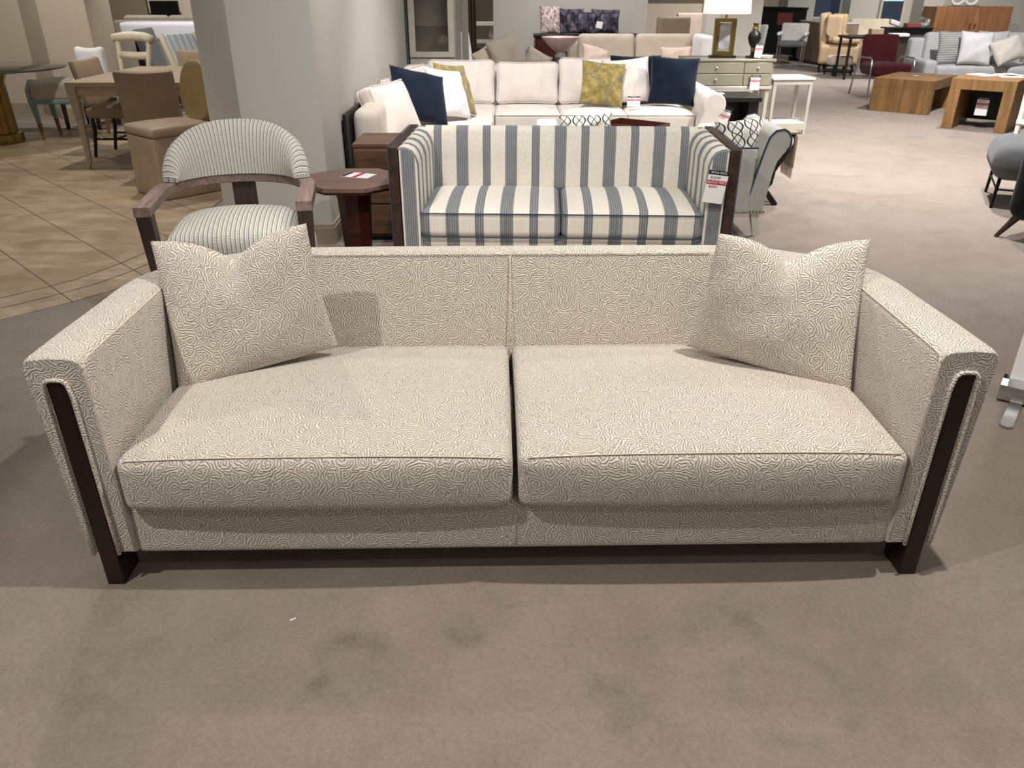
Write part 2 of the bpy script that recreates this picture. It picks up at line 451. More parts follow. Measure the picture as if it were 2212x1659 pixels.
        if smooth:
            me.polygons.foreach_set('use_smooth', [True] * len(me.polygons))
            me.set_sharp_from_angle(angle=R(smooth))
        me.update()
        o = bpy.data.objects.new(name, me); COL.objects.link(o)
        if parent: o.parent = parent
        if bevel:
            b = o.modifiers.new('bevel', 'BEVEL'); b.width = bevel; b.segments = seg; b.limit_method = 'ANGLE'; b.angle_limit = R(35)
        if sub:
            b = o.modifiers.new('sub', 'SUBSURF'); b.levels = sub; b.render_levels = sub
        return o

def tag(o, label, cat, group=None):
    o['label'] = label; o['category'] = cat
    if group: o['group'] = group
    return o
def thing(name, label, cat, loc=(0, 0, 0), rot=0, group=None):
    o = bpy.data.objects.new(name, None); COL.objects.link(o)
    o.empty_display_size = .1; o.location = loc; o.rotation_euler = (0, 0, rot)
    return tag(o, label, cat, group)
def struct(mb, name, mat, **kw):
    o = mb.build(name, mat, None, **kw); o['kind'] = 'structure'; return o
def copy_tree(o, parent=None):
    c = o.copy(); COL.objects.link(c)
    if parent: c.parent = parent
    for ch in list(o.children): copy_tree(ch, c)
    return c
def dup(o, label, loc, rot, group=None):
    c = copy_tree(o); c.location = loc; c.rotation_euler = (0, 0, rot); c['label'] = label
    if group: c['group'] = group
    return c
def lettering(txt, size, mat, parent, loc, rot=(PI / 2, 0, 0), name='lettering', align='CENTER'):
    cu = bpy.data.curves.new(name, 'FONT'); cu.body = txt; cu.size = size; cu.align_x = align; cu.align_y = 'CENTER'; cu.extrude = .0002
    tmp = bpy.data.objects.new('tmp', cu); COL.objects.link(tmp)
    bpy.context.view_layer.update()
    me = bpy.data.meshes.new_from_object(tmp.evaluated_get(bpy.context.evaluated_depsgraph_get()))
    bpy.data.objects.remove(tmp); me.name = name
    me.materials.clear(); me.materials.append(M[mat])
    o = bpy.data.objects.new(name, me); COL.objects.link(o); o.parent = parent; o.location = loc; o.rotation_euler = rot
    return o

def pillow(name, label, corners, thick, mat, group=None, pinch=.07, chop=0, n=22, piping=None, ear=.0, cat='pillow', wr=.006):
    """corners TL, TR, BR, BL in world space; front is the side seen when TL is at upper left"""
    TL, TR, BR, BL = [Vector(c) for c in corners]
    o0 = (BL + BR) / 2
    rx = ((TR + BR) - (TL + BL)).normalized(); upv = ((TL + TR) - (BL + BR)).normalized()
    nf = rx.cross(upv).normalized() * -1          # back direction
    nf = -nf                                      # front normal
    W = ((TR - TL).length + (BR - BL).length) / 2; H = ((TL - BL).length + (TR - BR).length) / 2
    rnd = random.Random(sum(map(ord, label)))
    ph = [rnd.uniform(0, 6) for _ in range(6)]
    mb = MB(); vs = []; uv = []; fs = []; id_ = {}
    def P(i, j, sd):
        u = math.sin((2 * i / n - 1) * PI / 2 * .999) * 1.0; v = math.sin((2 * j / n - 1) * PI / 2 * .999)
        u = .55 * u + .45 * (2 * i / n - 1); v = .55 * v + .45 * (2 * j / n - 1)
        uu = u * (1 - pinch * (1 - v * v)); vv = v * (1 - pinch * (1 - u * u))
        a = (uu + 1) / 2; b = (vv + 1) / 2
        p = TL * (1 - a) * b + TR * a * b + BR * a * (1 - b) + BL * (1 - a) * (1 - b)
        tp = max(0, (1 - u * u)) ** .38 * max(0, (1 - v * v)) ** .38
        if chop:
            g = math.exp(-(abs(u) / .36) ** 1.35) * max(0, (v + .3) / 1.3) ** 1.6
            p = p - upv * chop * g
            tp *= 1 - .35 * math.exp(-(u / .16) ** 2) * max(0, v) ** 2
        e = .5 * thick * tp
        w_ = wr * tp * (math.sin(5 * u + 3 * v + ph[0]) + math.sin(7 * v - 4 * u + ph[1]) + .6 * math.sin(11 * u + ph[2]) * math.sin(9 * v + ph[3]))
        return p + nf * sd * (e + w_) - o0, ((a - .5) * W, b * H)
    for sd in (1, -1):
        for i in range(n + 1):
            for j in range(n + 1):
                if sd < 0 and (i in (0, n) or j in (0, n)): id_[(i, j, sd)] = id_[(i, j, 1)]; continue
                p, t = P(i, j, sd); id_[(i, j, sd)] = len(vs); vs.append(p); uv.append(t)
        for i in range(n):
            for j in range(n):
                q = tuple(id_[k] for k in ((i, j, sd), (i + 1, j, sd), (i + 1, j + 1, sd), (i, j + 1, sd)))
                fs.append(q if sd > 0 else q[::-1])
    mb.add(vs, fs, None, uv)
    if piping is None:
        o = mb.build(name, mat, None, smooth=180); o.location = o0; tag(o, label, cat, group); return o
    t = thing(name, label, cat, o0, 0, group)
    mb.build('cover', mat, t, smooth=180)
    loop = [vs[id_[(i, 0, 1)]] for i in range(n)] + [vs[id_[(n, j, 1)]] for j in range(n)] + [vs[id_[(n - i, n, 1)]] for i in range(n)] + [vs[id_[(0, n - j, 1)]] for j in range(n)]
    MB().tube(loop, .005, 6, True).build('piping', piping, t)
    return t
def bp(name, label, base, w_, h_, th, yaw, lean, mat, roll=0, group=None, **kw):
    r = Vector((math.cos(yaw), math.sin(yaw), 0)); nb = Vector((-math.sin(yaw), math.cos(yaw), 0))
    up = Vector((0, 0, 1)) * math.cos(lean) + nb * math.sin(lean)
    cr, sr = math.cos(roll), math.sin(roll)
    r2 = r * cr + up * sr; u2 = up * cr - r * sr
    b = Vector(base) + up * (abs(sr) * w_ / 2)
    return pillow(name, label, [b - r2 * w_ / 2 + u2 * h_, b + r2 * w_ / 2 + u2 * h_, b + r2 * w_ / 2, b - r2 * w_ / 2], th, mat, group, n=14, **kw)

def crown(h, hw, hd, amt, sag=0):
    def f(p):
        k = (1 - min(1, abs(p.x) / hw) ** 2.2) * (1 - min(1, abs(p.y) / hd) ** 2.2)
        z = p.z
        if p.z > 0: z += amt * k
        return Vector((p.x, p.y, z))
    return f
def seam_loop(hw, hd, r, z, deform=None, c=(0, 0, 0), k=5, e=.002):
    pts = []
    for cx, cy, a0 in ((hw - r, -hd + r, -PI / 2), (hw - r, hd - r, 0), (-hw + r, hd - r, PI / 2), (-hw + r, -hd + r, PI)):
        for i in range(k + 1):
            a = a0 + i * PI / 2 / k
            pts.append(Vector((cx + (r + e) * math.cos(a), cy + (r + e) * math.sin(a), z)))
    out = []
    for i, p in enumerate(pts):
        q = pts[(i + 1) % len(pts)]; out.append(p)
        if (q - p).length > .2: out += [p.lerp(q, j / 8) for j in range(1, 8)]
    return [Vector(c) + p for p in out]

# ------------------------------------------------------------------ setting
struct(MB().box(-13, 15, -2.5, 24, -.1, 0), 'floor', 'carpet', smooth=0)
edge = [(-9, 1.9), (-4.8, 2.3), (-3.7, 2.8), (-3.05, 3.25), (-2.583, 3.689), (-2.469, 3.803), (-2.339, 3.951), (-2.201, 4.138), (-2.08, 4.40), (-1.98, 4.75), (-1.94, 5.25)]
def offs(d):
    out = []
    for i, p in enumerate(edge):
        a = Vector(edge[max(0, i - 1)]); b = Vector(edge[min(len(edge) - 1, i + 1)]); t = (b - a).normalized()
        out.append((p[0] - t.y * d, p[1] + t.x * d))
    return out
o1, o2, o3, o4 = offs(.165), offs(.175), offs(.335), offs(.345)
tb = MB()
def strip(a, b, z, mi):
    n = len(a); vs = [(x, y, z) for x, y in a] + [(x, y, z) for x, y in b]
    tb.add(vs, [(i, i + 1, n + i + 1, n + i) for i in range(n - 1)], mi=mi)
strip(edge, o1, .005, 1); strip(o1, o2, .0045, 2); strip(o2, o3, .005, 1); strip(o3, o4, .0045, 2)
low = [(x, y, 0) for x, y in edge]; n_ = len(edge)
tb.add(low + [(x, y, .005) for x, y in edge], [(i, i + 1, n_ + i + 1, n_ + i) for i in range(n_ - 1)], mi=1)
poly = o4 + [(-2.3, 9.4), (-5.0, 9.6), (-9, 8.6)]
tb.add([(x, y, .005) for x, y in poly], [tuple(range(len(poly)))], mi=0)
struct(tb, 'floor', ['tile', 'tile_border', 'grout'], smooth=0)
# pier and wall running back from it
struct(MB().prism([(-1.647, 5.0), (-1.165, 5.02), (-1.165, 9.4), (-1.95, 9.4), (-1.95, 5.30)], 0, 3.2), 'wall_center', 'wall', smooth=0)
def skirting(pts, name, mat='base_tan', h=.13, t=.018):
    m = MB()
    for a, b in zip(pts, pts[1:]):
        a, b = Vector(a), Vector(b); d = (b - a).normalized(); nx = Vector((d.y, -d.x))
        q = [a - d * .008, b + d * .008, b + d * .008 + nx * t, a - d * .008 + nx * t]
        m.prism([tuple(p) for p in q], 0, h - .02); q = [a, b, b + nx * t * .6, a + nx * t * .6]; m.prism([tuple(p) for p in q], h - .02, h)
    return struct(m, name, mat, smooth=0)
skirting([(-1.95, 5.30), (-1.647, 5.0), (-1.165, 5.02), (-1.165, 9.3)], 'baseboard_center')
# left: chamfered pier with room beyond
struct(MB().prism([(-10, 11.0), (-6.22, 11.0), (-5.72, 10.5), (-5.14, 10.5), (-5.14, 11.15), (-10, 11.6)], 0, 3.2), 'wall_left', 'wall_warm', smooth=0)
skirting([(-10, 11.0), (-6.22, 11.0), (-5.72, 10.5), (-5.14, 10.5), (-5.14, 11.15)], 'baseboard_left')
struct(MB().box(-12, -2.4, 19, 19.2, 0, 3.2), 'wall_back', 'wall_dark', smooth=0)
struct(MB().box(-7.75, -5.6, 18.6, 18.95, 0, 3.2), 'wall_back', 'wall_warm', smooth=0)  # added panel in lighter paint, stands in for a lit patch of the back wall
# middle: grey wall behind the second sofa
struct(MB().box(-.28, 2.02, 13.0, 13.5, 0, 3.2), 'wall_middle', 'wall', smooth=0)
skirting([(-.28, 13.0), (2.02, 13.0)], 'baseboard_middle')
struct(MB().box(-2.4, 6.8, 21.5, 21.7, 0, 3.2), 'wall_far', 'wall_warm', smooth=0)
struct(MB().prism([(2.47, 11.0), (2.56, 10.7), (3.08, 10.7), (3.16, 11.0), (3.1, 11.4), (2.5, 11.4)], 0, 3.2), 'wall_pier', 'wall', smooth=0)
# right: end wall with windows and piers
rw = MB().box(6.8, 15, 21.5, 21.7, 0, 3.2)
struct(rw, 'wall_right', 'wall', smooth=0)
for x0, x1 in ((6.6, 7.25), (8.1, 8.75), (9.85, 10.35)):
    struct(MB().box(x0, x1, 20.9, 21.5, 0, 3.2), 'wall_right', 'wall', smooth=0)
skirting([(6.8, 21.5), (14.5, 21.5)], 'baseboard_right', 'black', .16)
for i, (x0, x1, z0, mat) in enumerate(((7.3, 8.05, .85, 'bluewin'), (9.1, 9.6, .75, 'bluewin'))):
    f = MB()
    for a in ((x0 - .05, x0, z0 - .05, 2.4), (x1, x1 + .05, z0 - .05, 2.4), (x0, x1, z0 - .05, z0), (x0, x1, 2.35, 2.4)): f.box(a[0], a[1], 21.42, 21.5, a[2], a[3])
    fo = struct(f, 'window_%d' % (i + 1), 'trimwhite', smooth=0)
    zl = 1.42 if i == 0 else 1.20
    MB().box(x0, x1, 21.46, 21.48, z0, zl).build('pane', mat, fo, smooth=0)
    MB().box(x0, x1, 21.46, 21.48, zl, 2.35).build('pane', 'winlit', fo, smooth=0)

# ------------------------------------------------------------------ cream sofa
sofa = thing('sofa', 'long cream sofa in swirl-pattern chenille with dark wood front legs', 'sofa', (.0, 2.215, 0), R(1.1))
ZB, ZT = .105, .70
def wall_section(o, i, z0, z1, r=.022, lean=0.0):
    o, i = Vector((o[0], o[1], 0)), Vector((i[0], i[1], 0)); d = (i - o); L = d.length; d.normalize()
    pts = [o + Vector((0, 0, z0))]
    pts += [o + Vector((0, 0, z0 + (z1 - r - z0) * k / 4)) for k in range(1, 4)]
    for k in range(5):
        a = k * PI / 2 / 4; pts.append(o + d * (r - r * math.cos(a)) + Vector((0, 0, z1 - r + r * math.sin(a) + .004 * math.sin(a))))
    pts.append(o + d * (L / 2) + Vector((0, 0, z1 + .008)))
    for k in range(5):
        a = PI / 2 - k * PI / 2 / 4; pts.append(i - d * (r - r * math.cos(a)) + Vector((0, 0, z1 - r + r * math.sin(a) + .004 * math.sin(a))))
    pts += [i + d * lean * k / 3 + Vector((0, 0, z1 - r - (z1 - r - z0) * k / 4)) for k in range(1, 4)]
    pts.append(i + d * lean + Vector((0, 0, z0)))
    return pts
def arm_path(sg):
    # outer, inner plan points from the front to where arm meets the corner panel
    O = [(-1.194, -.455), (-1.196, -.44), (-1.194, -.30), (-1.186, -.1), (-1.184, .02), (-1.172, .10)]
    I = [(-1.045, -.455), (-1.043, -.44), (-1.044, -.30), (-1.045, -.1), (-1.046, .02), (-1.048, .095)]
    return [(sg * -x, y) for x, y in O], [(sg * -x, y) for x, y in I]
for sg in (-1, 1):
    O, I = arm_path(sg)
    secs = [wall_section(o, i, ZB, ZT, .025) for o, i in zip(O, I)]
    # soften the front end
    c0 = [Vector(p) for p in secs[0]]; cen = sum(c0, Vector()) / len(c0)
    front = [[cen + Vector(((p.x - cen.x) * (1 - .05 * k), 0, (p.z - cen.z) * (1 - .022 * k) + (0))) + Vector((0, -.012 * (1 - (1 - k) ** 2), 0)) for p in c0] for k in (1, .5)]
    allsec = [[Vector((p.x - sg * .022 * (1 - (p.z - ZB) / .6) * (abs(p.x) > 1.12), p.y - .016 * (p.z - ZB) / .6 * max(0, min(1, (-.28 - p.y) / .16)), p.z)) for p in map(Vector, sec)] for sec in front + secs]
    MB().loft(allsec, flip=(sg > 0)).build('arm', 'contour', sofa, smooth=60)
    # corner panel
    O2 = [(-1.172, .10), (-1.15, .165), (-1.11, .225), (-1.03, .31), (-.90, .39), (-.78, .43), (-.69, .44)]
    I2 = [(-1.048, .10), (-1.02, .12), (-.965, .16), (-.87, .225), (-.78, .29), (-.72, .333), (-.68, .36)]
    secs = [wall_section((-sg * o[0] * 1.0, o[1]), (-sg * i[0], i[1]), ZB, ZT, .022, .04) for o, i in zip(O2, I2)]
    MB().loft(secs, flip=(sg > 0)).build('corner_panel', 'contour', sofa, smooth=60)
    # dark wood leg let into the arm front, with cord round it
    lx = sg * 1.121
    lm = MB().box(lx - .024, lx + .024, -.470, -.40, 0, .64, T=Matrix(((1, 0, 0, 0), (0, 1, -.020, .0), (0, 0, 1, 0), (0, 0, 0, 1))))
    lm.box(lx - .024, lx + .024, -.40, -.37, 0, .11)
    lg = lm.build('leg', 'espresso', sofa, bevel=.003); lg['label'] = 'dark wood front leg'
    x0, x1 = lx - .034, lx + .034; yy = -.475
    cord = [(x0, yy, ZB + .005)] + [(x0, yy, z) for z in (.2, .3, .4, .5, .6)] + [(x0 + .006, yy, .637), (x0 + .016, yy, .647), (lx, yy, .649), (x1 - .016, yy, .647), (x1 - .006, yy, .637)] + [(x1, yy, z) for z in (.6, .5, .4, .3, .2)] + [(x1, yy, ZB + .005)]
    cord = [(a, b - .012 * (c - ZB) / .6, c) for a, b, c in cord]
    MB().tube(cord, .0055, 8).build('cord', 'contour', sofa, smooth=180)
    # seam lines: inner top edge and front inner edge
    seam = [(sg * 1.046, -.463 - .012 * z / .6, z) for z in (.12, .3, .5, .66)] + [(sg * 1.046, -.473, .692)] + [(sg * (abs(i[0]) + .004), i[1], ZT - .006) for i in arm_path(1)[1][1:]]
    MB().tube(seam, .0018, 6).build('seam', 'thread', sofa, smooth=180)
    # back legs
    MB().bar((sg * .95, .30, 0), (sg * .95, .30, .105), .05, .05, .06, .06).build('leg', 'espresso', sofa, bevel=.003)
bs = [wall_section((x, .44 + .006 * (1 - (x / .69) ** 2)), (x, .36), ZB, ZT, .022, .045) for x in [-.69 + 1.38 * k / 14 for k in range(15)]]
MB().loft(bs, flip=False).build('back', 'contour', sofa, smooth=60)
MB().tube([(x, .358, ZT - .004) for x in [-.68 + 1.36 * k / 20 for k in range(21)]], .0018, 6).build('seam', 'thread', sofa, smooth=180)
MB().tube([(0, .356 - .045 * k / 8, ZT - .01 - .3 * k / 8) for k in range(9)], .002, 6).build('seam', 'thread', sofa, smooth=180)
# base rail and seat deck
MB().rbox((0, -.022, .175), (2.10, .86, .166), .018, None, 10).build('base', 'contour', sofa, smooth=60)
MB().tube([(0, -.4535, z) for z in (.11, .15, .2, .25)], .002, 6).build('seam', 'thread', sofa, smooth=180)
def cushion_deform(sg):
    # local p centred; outer side follows arm and corner panel, top is crowned
    hw, hd = .517, .415
    def f(p):
        X = p.x + sg * hw              # 0 at centre gap .. sg*1.034 at arm
        Y = p.y - .075
        k = (1 - min(1, abs(p.x) / hw) ** 3) ; q = (1 - min(1, abs(p.y) / hd) ** 2.4)
        z = p.z + (.026 * (k ** .7) * (q ** .8) if p.z > 0 else 0)
        t = (p.y / hd + 1) / 2
        if p.z > 0: z += -.085 * max(0, t - .42) ** 1.25 + .010 * (1 - t) * k
        lim = 1.034
        if Y > .06: lim = 1.034 - (Y - .06) * 1.28
        X = X * lim / 1.034
        if p.z < 0: X *= 1 - .0; z -= .006 * k * (1 - t)
        # front bulge
        if p.y < 0: Y -= .016 * k * max(0, 1 - (p.z / .08) ** 2) * min(1, (-p.y / hd) ** 3)
        return Vector((X, Y, z))
    return f
for sg in (-1, 1):
    cd = cushion_deform(sg); hw, hd = .517, .415
    m = MB().rbox((sg * .004, 0, .335), (2 * hw - .006, 2 * hd, .155), .028, cd, 14, 4)
    m.build('seat_cushion', 'contour', sofa, smooth=180)
    # front top seam of the cushion
    pts = []
    for k in range(25):
        x = -hw + .03 + (2 * hw - .06) * k / 24
        p = cd(Vector((x, -hd + .010, .0725)))
        pts.append(p + Vector((sg * .004, -.001, .337)))
    MB().tube(pts, .0018, 6).build('seam', 'thread', sofa, smooth=180)
PG = 'pair of throw pillows on the cream sofa'
pillow('throw_pillow', 'cream swirl-pattern throw pillow at the left end of the long sofa, top dented',
       [(-1.085, 2.30, .822), (-.615, 2.315, .872), (-.575, 2.385, .437), (-1.02, 2.14, .385)], .18, 'contour', PG, .035, .075, 30, wr=.0025)
pillow('throw_pillow', 'cream swirl-pattern throw pillow at the right end of the long sofa, top dented',
       [(.617, 2.30, .846), (1.075, 2.30, .828), (1.035, 2.13, .382), (.575, 2.385, .440)], .18, 'contour', PG, .035, .075, 30, wr=.0025)
sc_ = MB().box(-.008, .008, -.002, .002, 0, .002).build('paper_scrap', 'paper', None); sc_.location = (-.582, 1.585, 0); sc_.rotation_euler = (0, 0, .6)
tag(sc_, 'tiny white scrap lying on the carpet in front of the long sofa', 'scrap')

# ------------------------------------------------------------------ striped loveseat
ls = thing('loveseat', 'ivory loveseat with grey-blue stripes and dark wood side panels', 'sofa', (.275, 4.50, 0), R(-2.2))
LW, LD = .902, .375
for sg in (-1, 1):
    xo, xi = sg * LW, sg * (LW - .048)
    a, b = min(xo, xi), max(xo, xi)
    m = MB().box(a, b, -LD, LD + .02, .0, .765)
    m.build('side_frame', 'walnut', ls, bevel=.003)
    MB().tube([(sg * (LW + .002), -LD - .001, z) for z in (0.02, .3, .6, .765)] + [(sg * (LW + .002), y, .767) for y in (-.37, 0, LD)], .0025, 6).build('piping', 'navy_pipe', ls)
    # padded arm: section in xz swept along y
    def asec(y, s=1.0, sg=sg):
        x0 = LW - .048; x1 = LW - .155
        pts = [(x0, .10), (x0, .4), (x0, .755), (x0 - .02, .765), (x0 - .045, .762), (x0 - .075, .748), (x0 - .095, .72), (x1, .68), (x1, .5), (x1 + .0, .3), (x1, .10)]
        cx, cz = (x0 + x1) / 2, .43
        return [Vector((sg * (cx + (px - cx) * s), y, cz + (pz - cz) * (1 - (1 - s) * .16))) for px, pz in pts]
    ys = [-LD + .008, -LD + .016, -LD + .03, -.2, 0, .2, LD - .02]
    secs = [asec(ys[0], .86), asec(ys[1], .95)] + [asec(y) for y in ys[2:]]
    m = MB().loft(secs, flip=(sg < 0)); m.u = {}
    cxm = sg * (LW - .1)
    m.build('arm_pad', 'stripe', ls, smooth=60, uv=lambda co, n, cxm=cxm: (co.x - cxm, co.z) if abs(n.y) > .75 else (co.y + .145 * .65, co.z))
bk = MB()
def bsec(x, s=1.0):
    pts = [(.37, .10), (.37, .5), (.365, .74), (.35, .765), (.325, .772), (.30, .765), (.275, .74), (.255, .6), (.235, .42), (.22, .30), (.21, .10)]
    return [Vector((x, y, z)) for y, z in pts]
bk.loft([bsec(x) for x in [-.80 + 1.6 * k / 10 for k in range(11)]], flip=False); bk.u = {}
bk.build('back', 'stripe', ls, smooth=60, uv=lambda co, n: (co.x, co.z))
for sg in (-1, 1):
    cd = crown(.16, .375, .31, .04); hw = .376
    MB().rbox((sg * .378, -.075, .365), (2 * hw, .62, .145), .035, cd, 10).build('seat_cushion', 'stripe', ls, smooth=180, uv=lambda co, n: (co.x, co.y))
    for dz in (.062, -.064):
        MB().tube(seam_loop(hw, .31, .035, dz, None, (sg * .378, -.075, .365)), .0035, 6, True).build('piping', 'navy_pipe', ls)
MB().rbox((0, -.06, .20), (1.53, .60, .20), .015).build('base', 'stripe', ls, uv=lambda co, n: (co.x, co.y))
for x in (-.85, .85):
    MB().box(x - .03, x + .03, .30, .36, 0, .1).build('leg', 'walnut', ls)

def price_tag(label, loc, rot, w_=.085, h_=.13, group=None, tilt=0.0, sleeve=True, p1='$10,599', p2='$4009', lean=0.0):
    t = thing('price_tag', label, 'price tag', loc, 0, group); t.rotation_euler = (lean, tilt, rot)
    if sleeve:
        s_ = MB().box(-w_ * .58, w_ * .58, .0012, .003, -h_ * .55, h_ * .62); s_.build('sleeve', 'clear', t, bevel=.0005)
    MB().box(-w_ / 2, w_ / 2, 0, .001, -h_ / 2, h_ / 2).build('card', 'paper', t, smooth=0)
    MB().box(-w_ / 2, w_ / 2, -.0006, .0002, h_ * .37, h_ * .5).build('header_band', 'black_ink', t, smooth=0)
    MB().box(-w_ / 2, w_ / 2, -.0006, .0002, h_ * .07, h_ * .20).build('price_band', 'red_ink', t, smooth=0)
    lettering('RETAIL PRICE', h_ * .085, 'paper', t, (0, -.001, h_ * .435))
    lettering(p1, h_ * .10, 'black_ink', t, (-w_ * .12, -.001, h_ * .28))
    lettering('OUTLET PRICE', h_ * .098, 'paper', t, (0, -.001, h_ * .135))
    lettering(p2, h_ * .11, 'red_ink', t, (-w_ * .15, -.001, h_ * .0))
    return t
price_tag('white price card in clear sleeve hanging on the striped loveseat arm', (1.045, 4.06, .585), R(6), .108, .165, None, R(8))

# ------------------------------------------------------------------ barrel chair
bc = thing('barrel_armchair', 'round-backed armchair in grey and ivory woven stripe with oak arms', 'armchair', (-1.402, 4.0, 0), R(9.6))
def upath(rx, ry, y0, n=28):
    pts = [(-rx, y0), (-rx, y0 * .66), (-rx, y0 * .33)]
    for k in range(n + 1):
        a = PI - PI * k / n; pts.append((rx * math.cos(a), ry * math.sin(a)))
    return pts + [(rx, y0 * .33), (rx, y0 * .66), (rx, y0)]
pin = upath(.325, .265, -.37); pout = upath(.40, .335, -.37)
secs = []
for (a, b), (c, d) in zip(pout, pin):
    t_ = max(0, (b + .36) / .69); z = .60 + .012 * t_
    secs.append([(a, b, z - .045), (a, b, z), (c, d, z), (c, d, z - .045)])
MB().loft(secs, flip=False).build('arm_rail', 'driftwood', bc, bevel=.004, smooth=50)
for sg in (-1, 1):
    MB().bar((sg * .345, -.30, 0), (sg * .362, -.332, .56), .055, .06, .068, .075).build('front_leg', 'driftwood_dark', bc, bevel=.003)
    MB().bar((sg * .22, .30, 0), (sg * .20, .24, .38), .045, .045, .055, .055).build('back_leg', 'driftwood_dark', bc, bevel=.003)
MB().box(-.06, .06, .285, .315, .36, .57).build('back_splat', 'driftwood_dark', bc, bevel=.003)
# crescent back
secs = []; NB = 36
for k in range(NB + 1):
    a = R(160) - R(140) * k / NB
    hgt = .268 * max(.0005, 1 - abs((math.degrees(a) - 90) / 70.5) ** 2.3) ** .62
    pts = []
    cx, cy = math.cos(a), math.sin(a)
    ins, mid, out = .30, .345, .385
    def P(r, z, lean): 
        rr = r + lean * z
        return Vector((rr * cx, (rr - .05) * cy, .612 + z))
    for (f, r) in ((0, .31), (.25, .30), (.5, .298), (.75, .303), (.92, .318), (1.0, .345), (.93, .375), (.75, .388), (.4, .392), (0, .385)):
        pts.append(P(r, hgt * f, .22))
    secs.append(pts)
m = MB().loft(secs, flip=True)
vs = m.v
m.build('backrest', 'weave', bc, smooth=60)
sd = crown(.1, .33, .31, .06)
def seatdef(p):
    q = sd(p); y = q.y
    if y > 0: q.x *= math.sqrt(max(.15, 1 - (y / .40) ** 2.4))
    return q
MB().rbox((0, -.045, .375), (.62, .60, .12), .05, seatdef, 12, 4).build('seat', 'weave', bc, smooth=180)
MB().rbox((0, .0, .275), (.75, .54, .15), .04, lambda p: Vector((p.x * math.sqrt(max(.2, 1 - (max(0, p.y) / .36) ** 2)), p.y, p.z)), 10, 4).build('seat_rail', 'weave', bc, smooth=180)

# ------------------------------------------------------------------ octagonal table, card, chest, board
ot = thing('octagonal_table', 'small octagonal mahogany side table between barrel chair and striped loveseat', 'side table', (-.89, 4.44, 0))
oc = [(.285 * math.cos(R(22.5 + 45 * k)), .285 * math.sin(R(22.5 + 45 * k))) for k in range(8)]
MB().prism(oc, .525, .55).build('tabletop', ['redwood_top'], ot, bevel=.003, smooth=0)
oc2 = [(.273 * math.cos(R(22.5 + 45 * k)), .273 * math.sin(R(22.5 + 45 * k))) for k in range(8)]
MB().prism(oc2, .512, .5249).build('edge_band', 'redwood', ot, smooth=0)
pd = MB()
o8 = lambda r, z: [(r * math.cos(R(22.5 + 45 * k)), r * math.sin(R(22.5 + 45 * k)), z) for k in range(8)]
pd.loft([o8(.15, 0), o8(.15, .03), o8(.075, .06), o8(.095, .44), o8(.11, .5119)])
pd.build('pedestal', 'redwood', ot, smooth=0)
cardt = thing('price_card', 'white price card lying on the octagonal side table', 'card', (-.865, 4.50, .551), R(-20))
MB().box(-.085, .085, -.06, .06, 0, .0015).build('card', 'paper', cardt, smooth=0)
MB().box(-.015, .012, -.058, .058, .0015, .002).build('price_band', 'red_ink', cardt, smooth=0)
MB().box(-.083, -.062, -.058, .058, .0015, .002).build('header_band', 'black_ink', cardt, smooth=0)
ch = thing('chest', 'brown oak block chest behind the octagonal table', 'chest', (-.72, 5.30, 0))
MB().box(-.28, .28, -.21, .21, .03, .60).build('body', 'brownwood', ch, bevel=.003)
MB().box(-.285, .285, -.215, .215, .60, .622).build('top', 'brownwood', ch, bevel=.003)
for z0, z1 in ((.44, .585), (.25, .43), (.05, .24)):
    MB().box(-.265, .265, -.222, -.21, z0, z1).build('drawer', 'brownwood', ch, bevel=.003)
MB().box(-.27, .27, -.2, .2, 0, .03).build('plinth', 'black', ch)
bd = MB().box(-.012, .012, -1.2, 1.2, 0, .73).build('black_board', 'black', None, bevel=.002); bd.location = (-1.139, 6.78, 0)
tag(bd, 'black board standing against the pale wall behind the white sectional', 'board')

# ------------------------------------------------------------------ white sectional
sx = thing('sectional_sofa', 'large ivory corner sectional with loose back cushions and rolled right arm', 'sofa', (.30, 7.4, 0))
def BX(name, x0, x1, y0, y1, z0, z1, mat, par, r=.03, amt=0.0, org=(0, 0), n=6):
    c = ((x0 + x1) / 2 - org[0], (y0 + y1) / 2 - org[1], (z0 + z1) / 2); d = (x1 - x0, y1 - y0, z1 - z0)
    return MB().rbox(c, d, r, crown(d[2], d[0] / 2, d[1] / 2, amt) if amt else None, n).build(name, mat, par, smooth=180 if r > .02 else 50)
OG = (.30, 7.4)
BX('base', -1.05, 1.72, 7.66, 8.5, .06, .30, 'ivory', sx, .02, 0, OG)
BX('base', -1.05, -.19, 5.85, 7.7, .06, .30, 'ivory', sx, .02, 0, OG)
BX('back_frame', -1.1, 1.85, 8.45, 8.68, .06, .80, 'ivory', sx, .06, 0, OG)
BX('back_frame', -1.115, -.93, 5.72, 8.60, .06, .745, 'ivory2', sx, .07, 0, OG)
for x0, x1 in ((-.16, .455), (.46, 1.075), (1.08, 1.70)):
    BX('seat_cushion', x0, x1, 7.62, 8.30, .30, .455, 'ivory', sx, .035, .03, OG)
    MB().tube(seam_loop((x1 - x0) / 2, .34, .035, .06, None, ((x0 + x1) / 2 - OG[0], 7.96 - OG[1], .385)), .0038, 6, True).build('piping', 'ivory', sx)
BX('seat_cushion', -.93, -.165, 7.2, 8.30, .30, .46, 'ivory', sx, .035, .03, OG)
BX('seat_cushion', -.95, -.17, 6.52, 7.2, .30, .46, 'ivory', sx, .035, .03, OG)
BX('seat_cushion', -.97, -.17, 5.80, 6.52, .30, .46, 'ivory2', sx, .035, .03, OG)
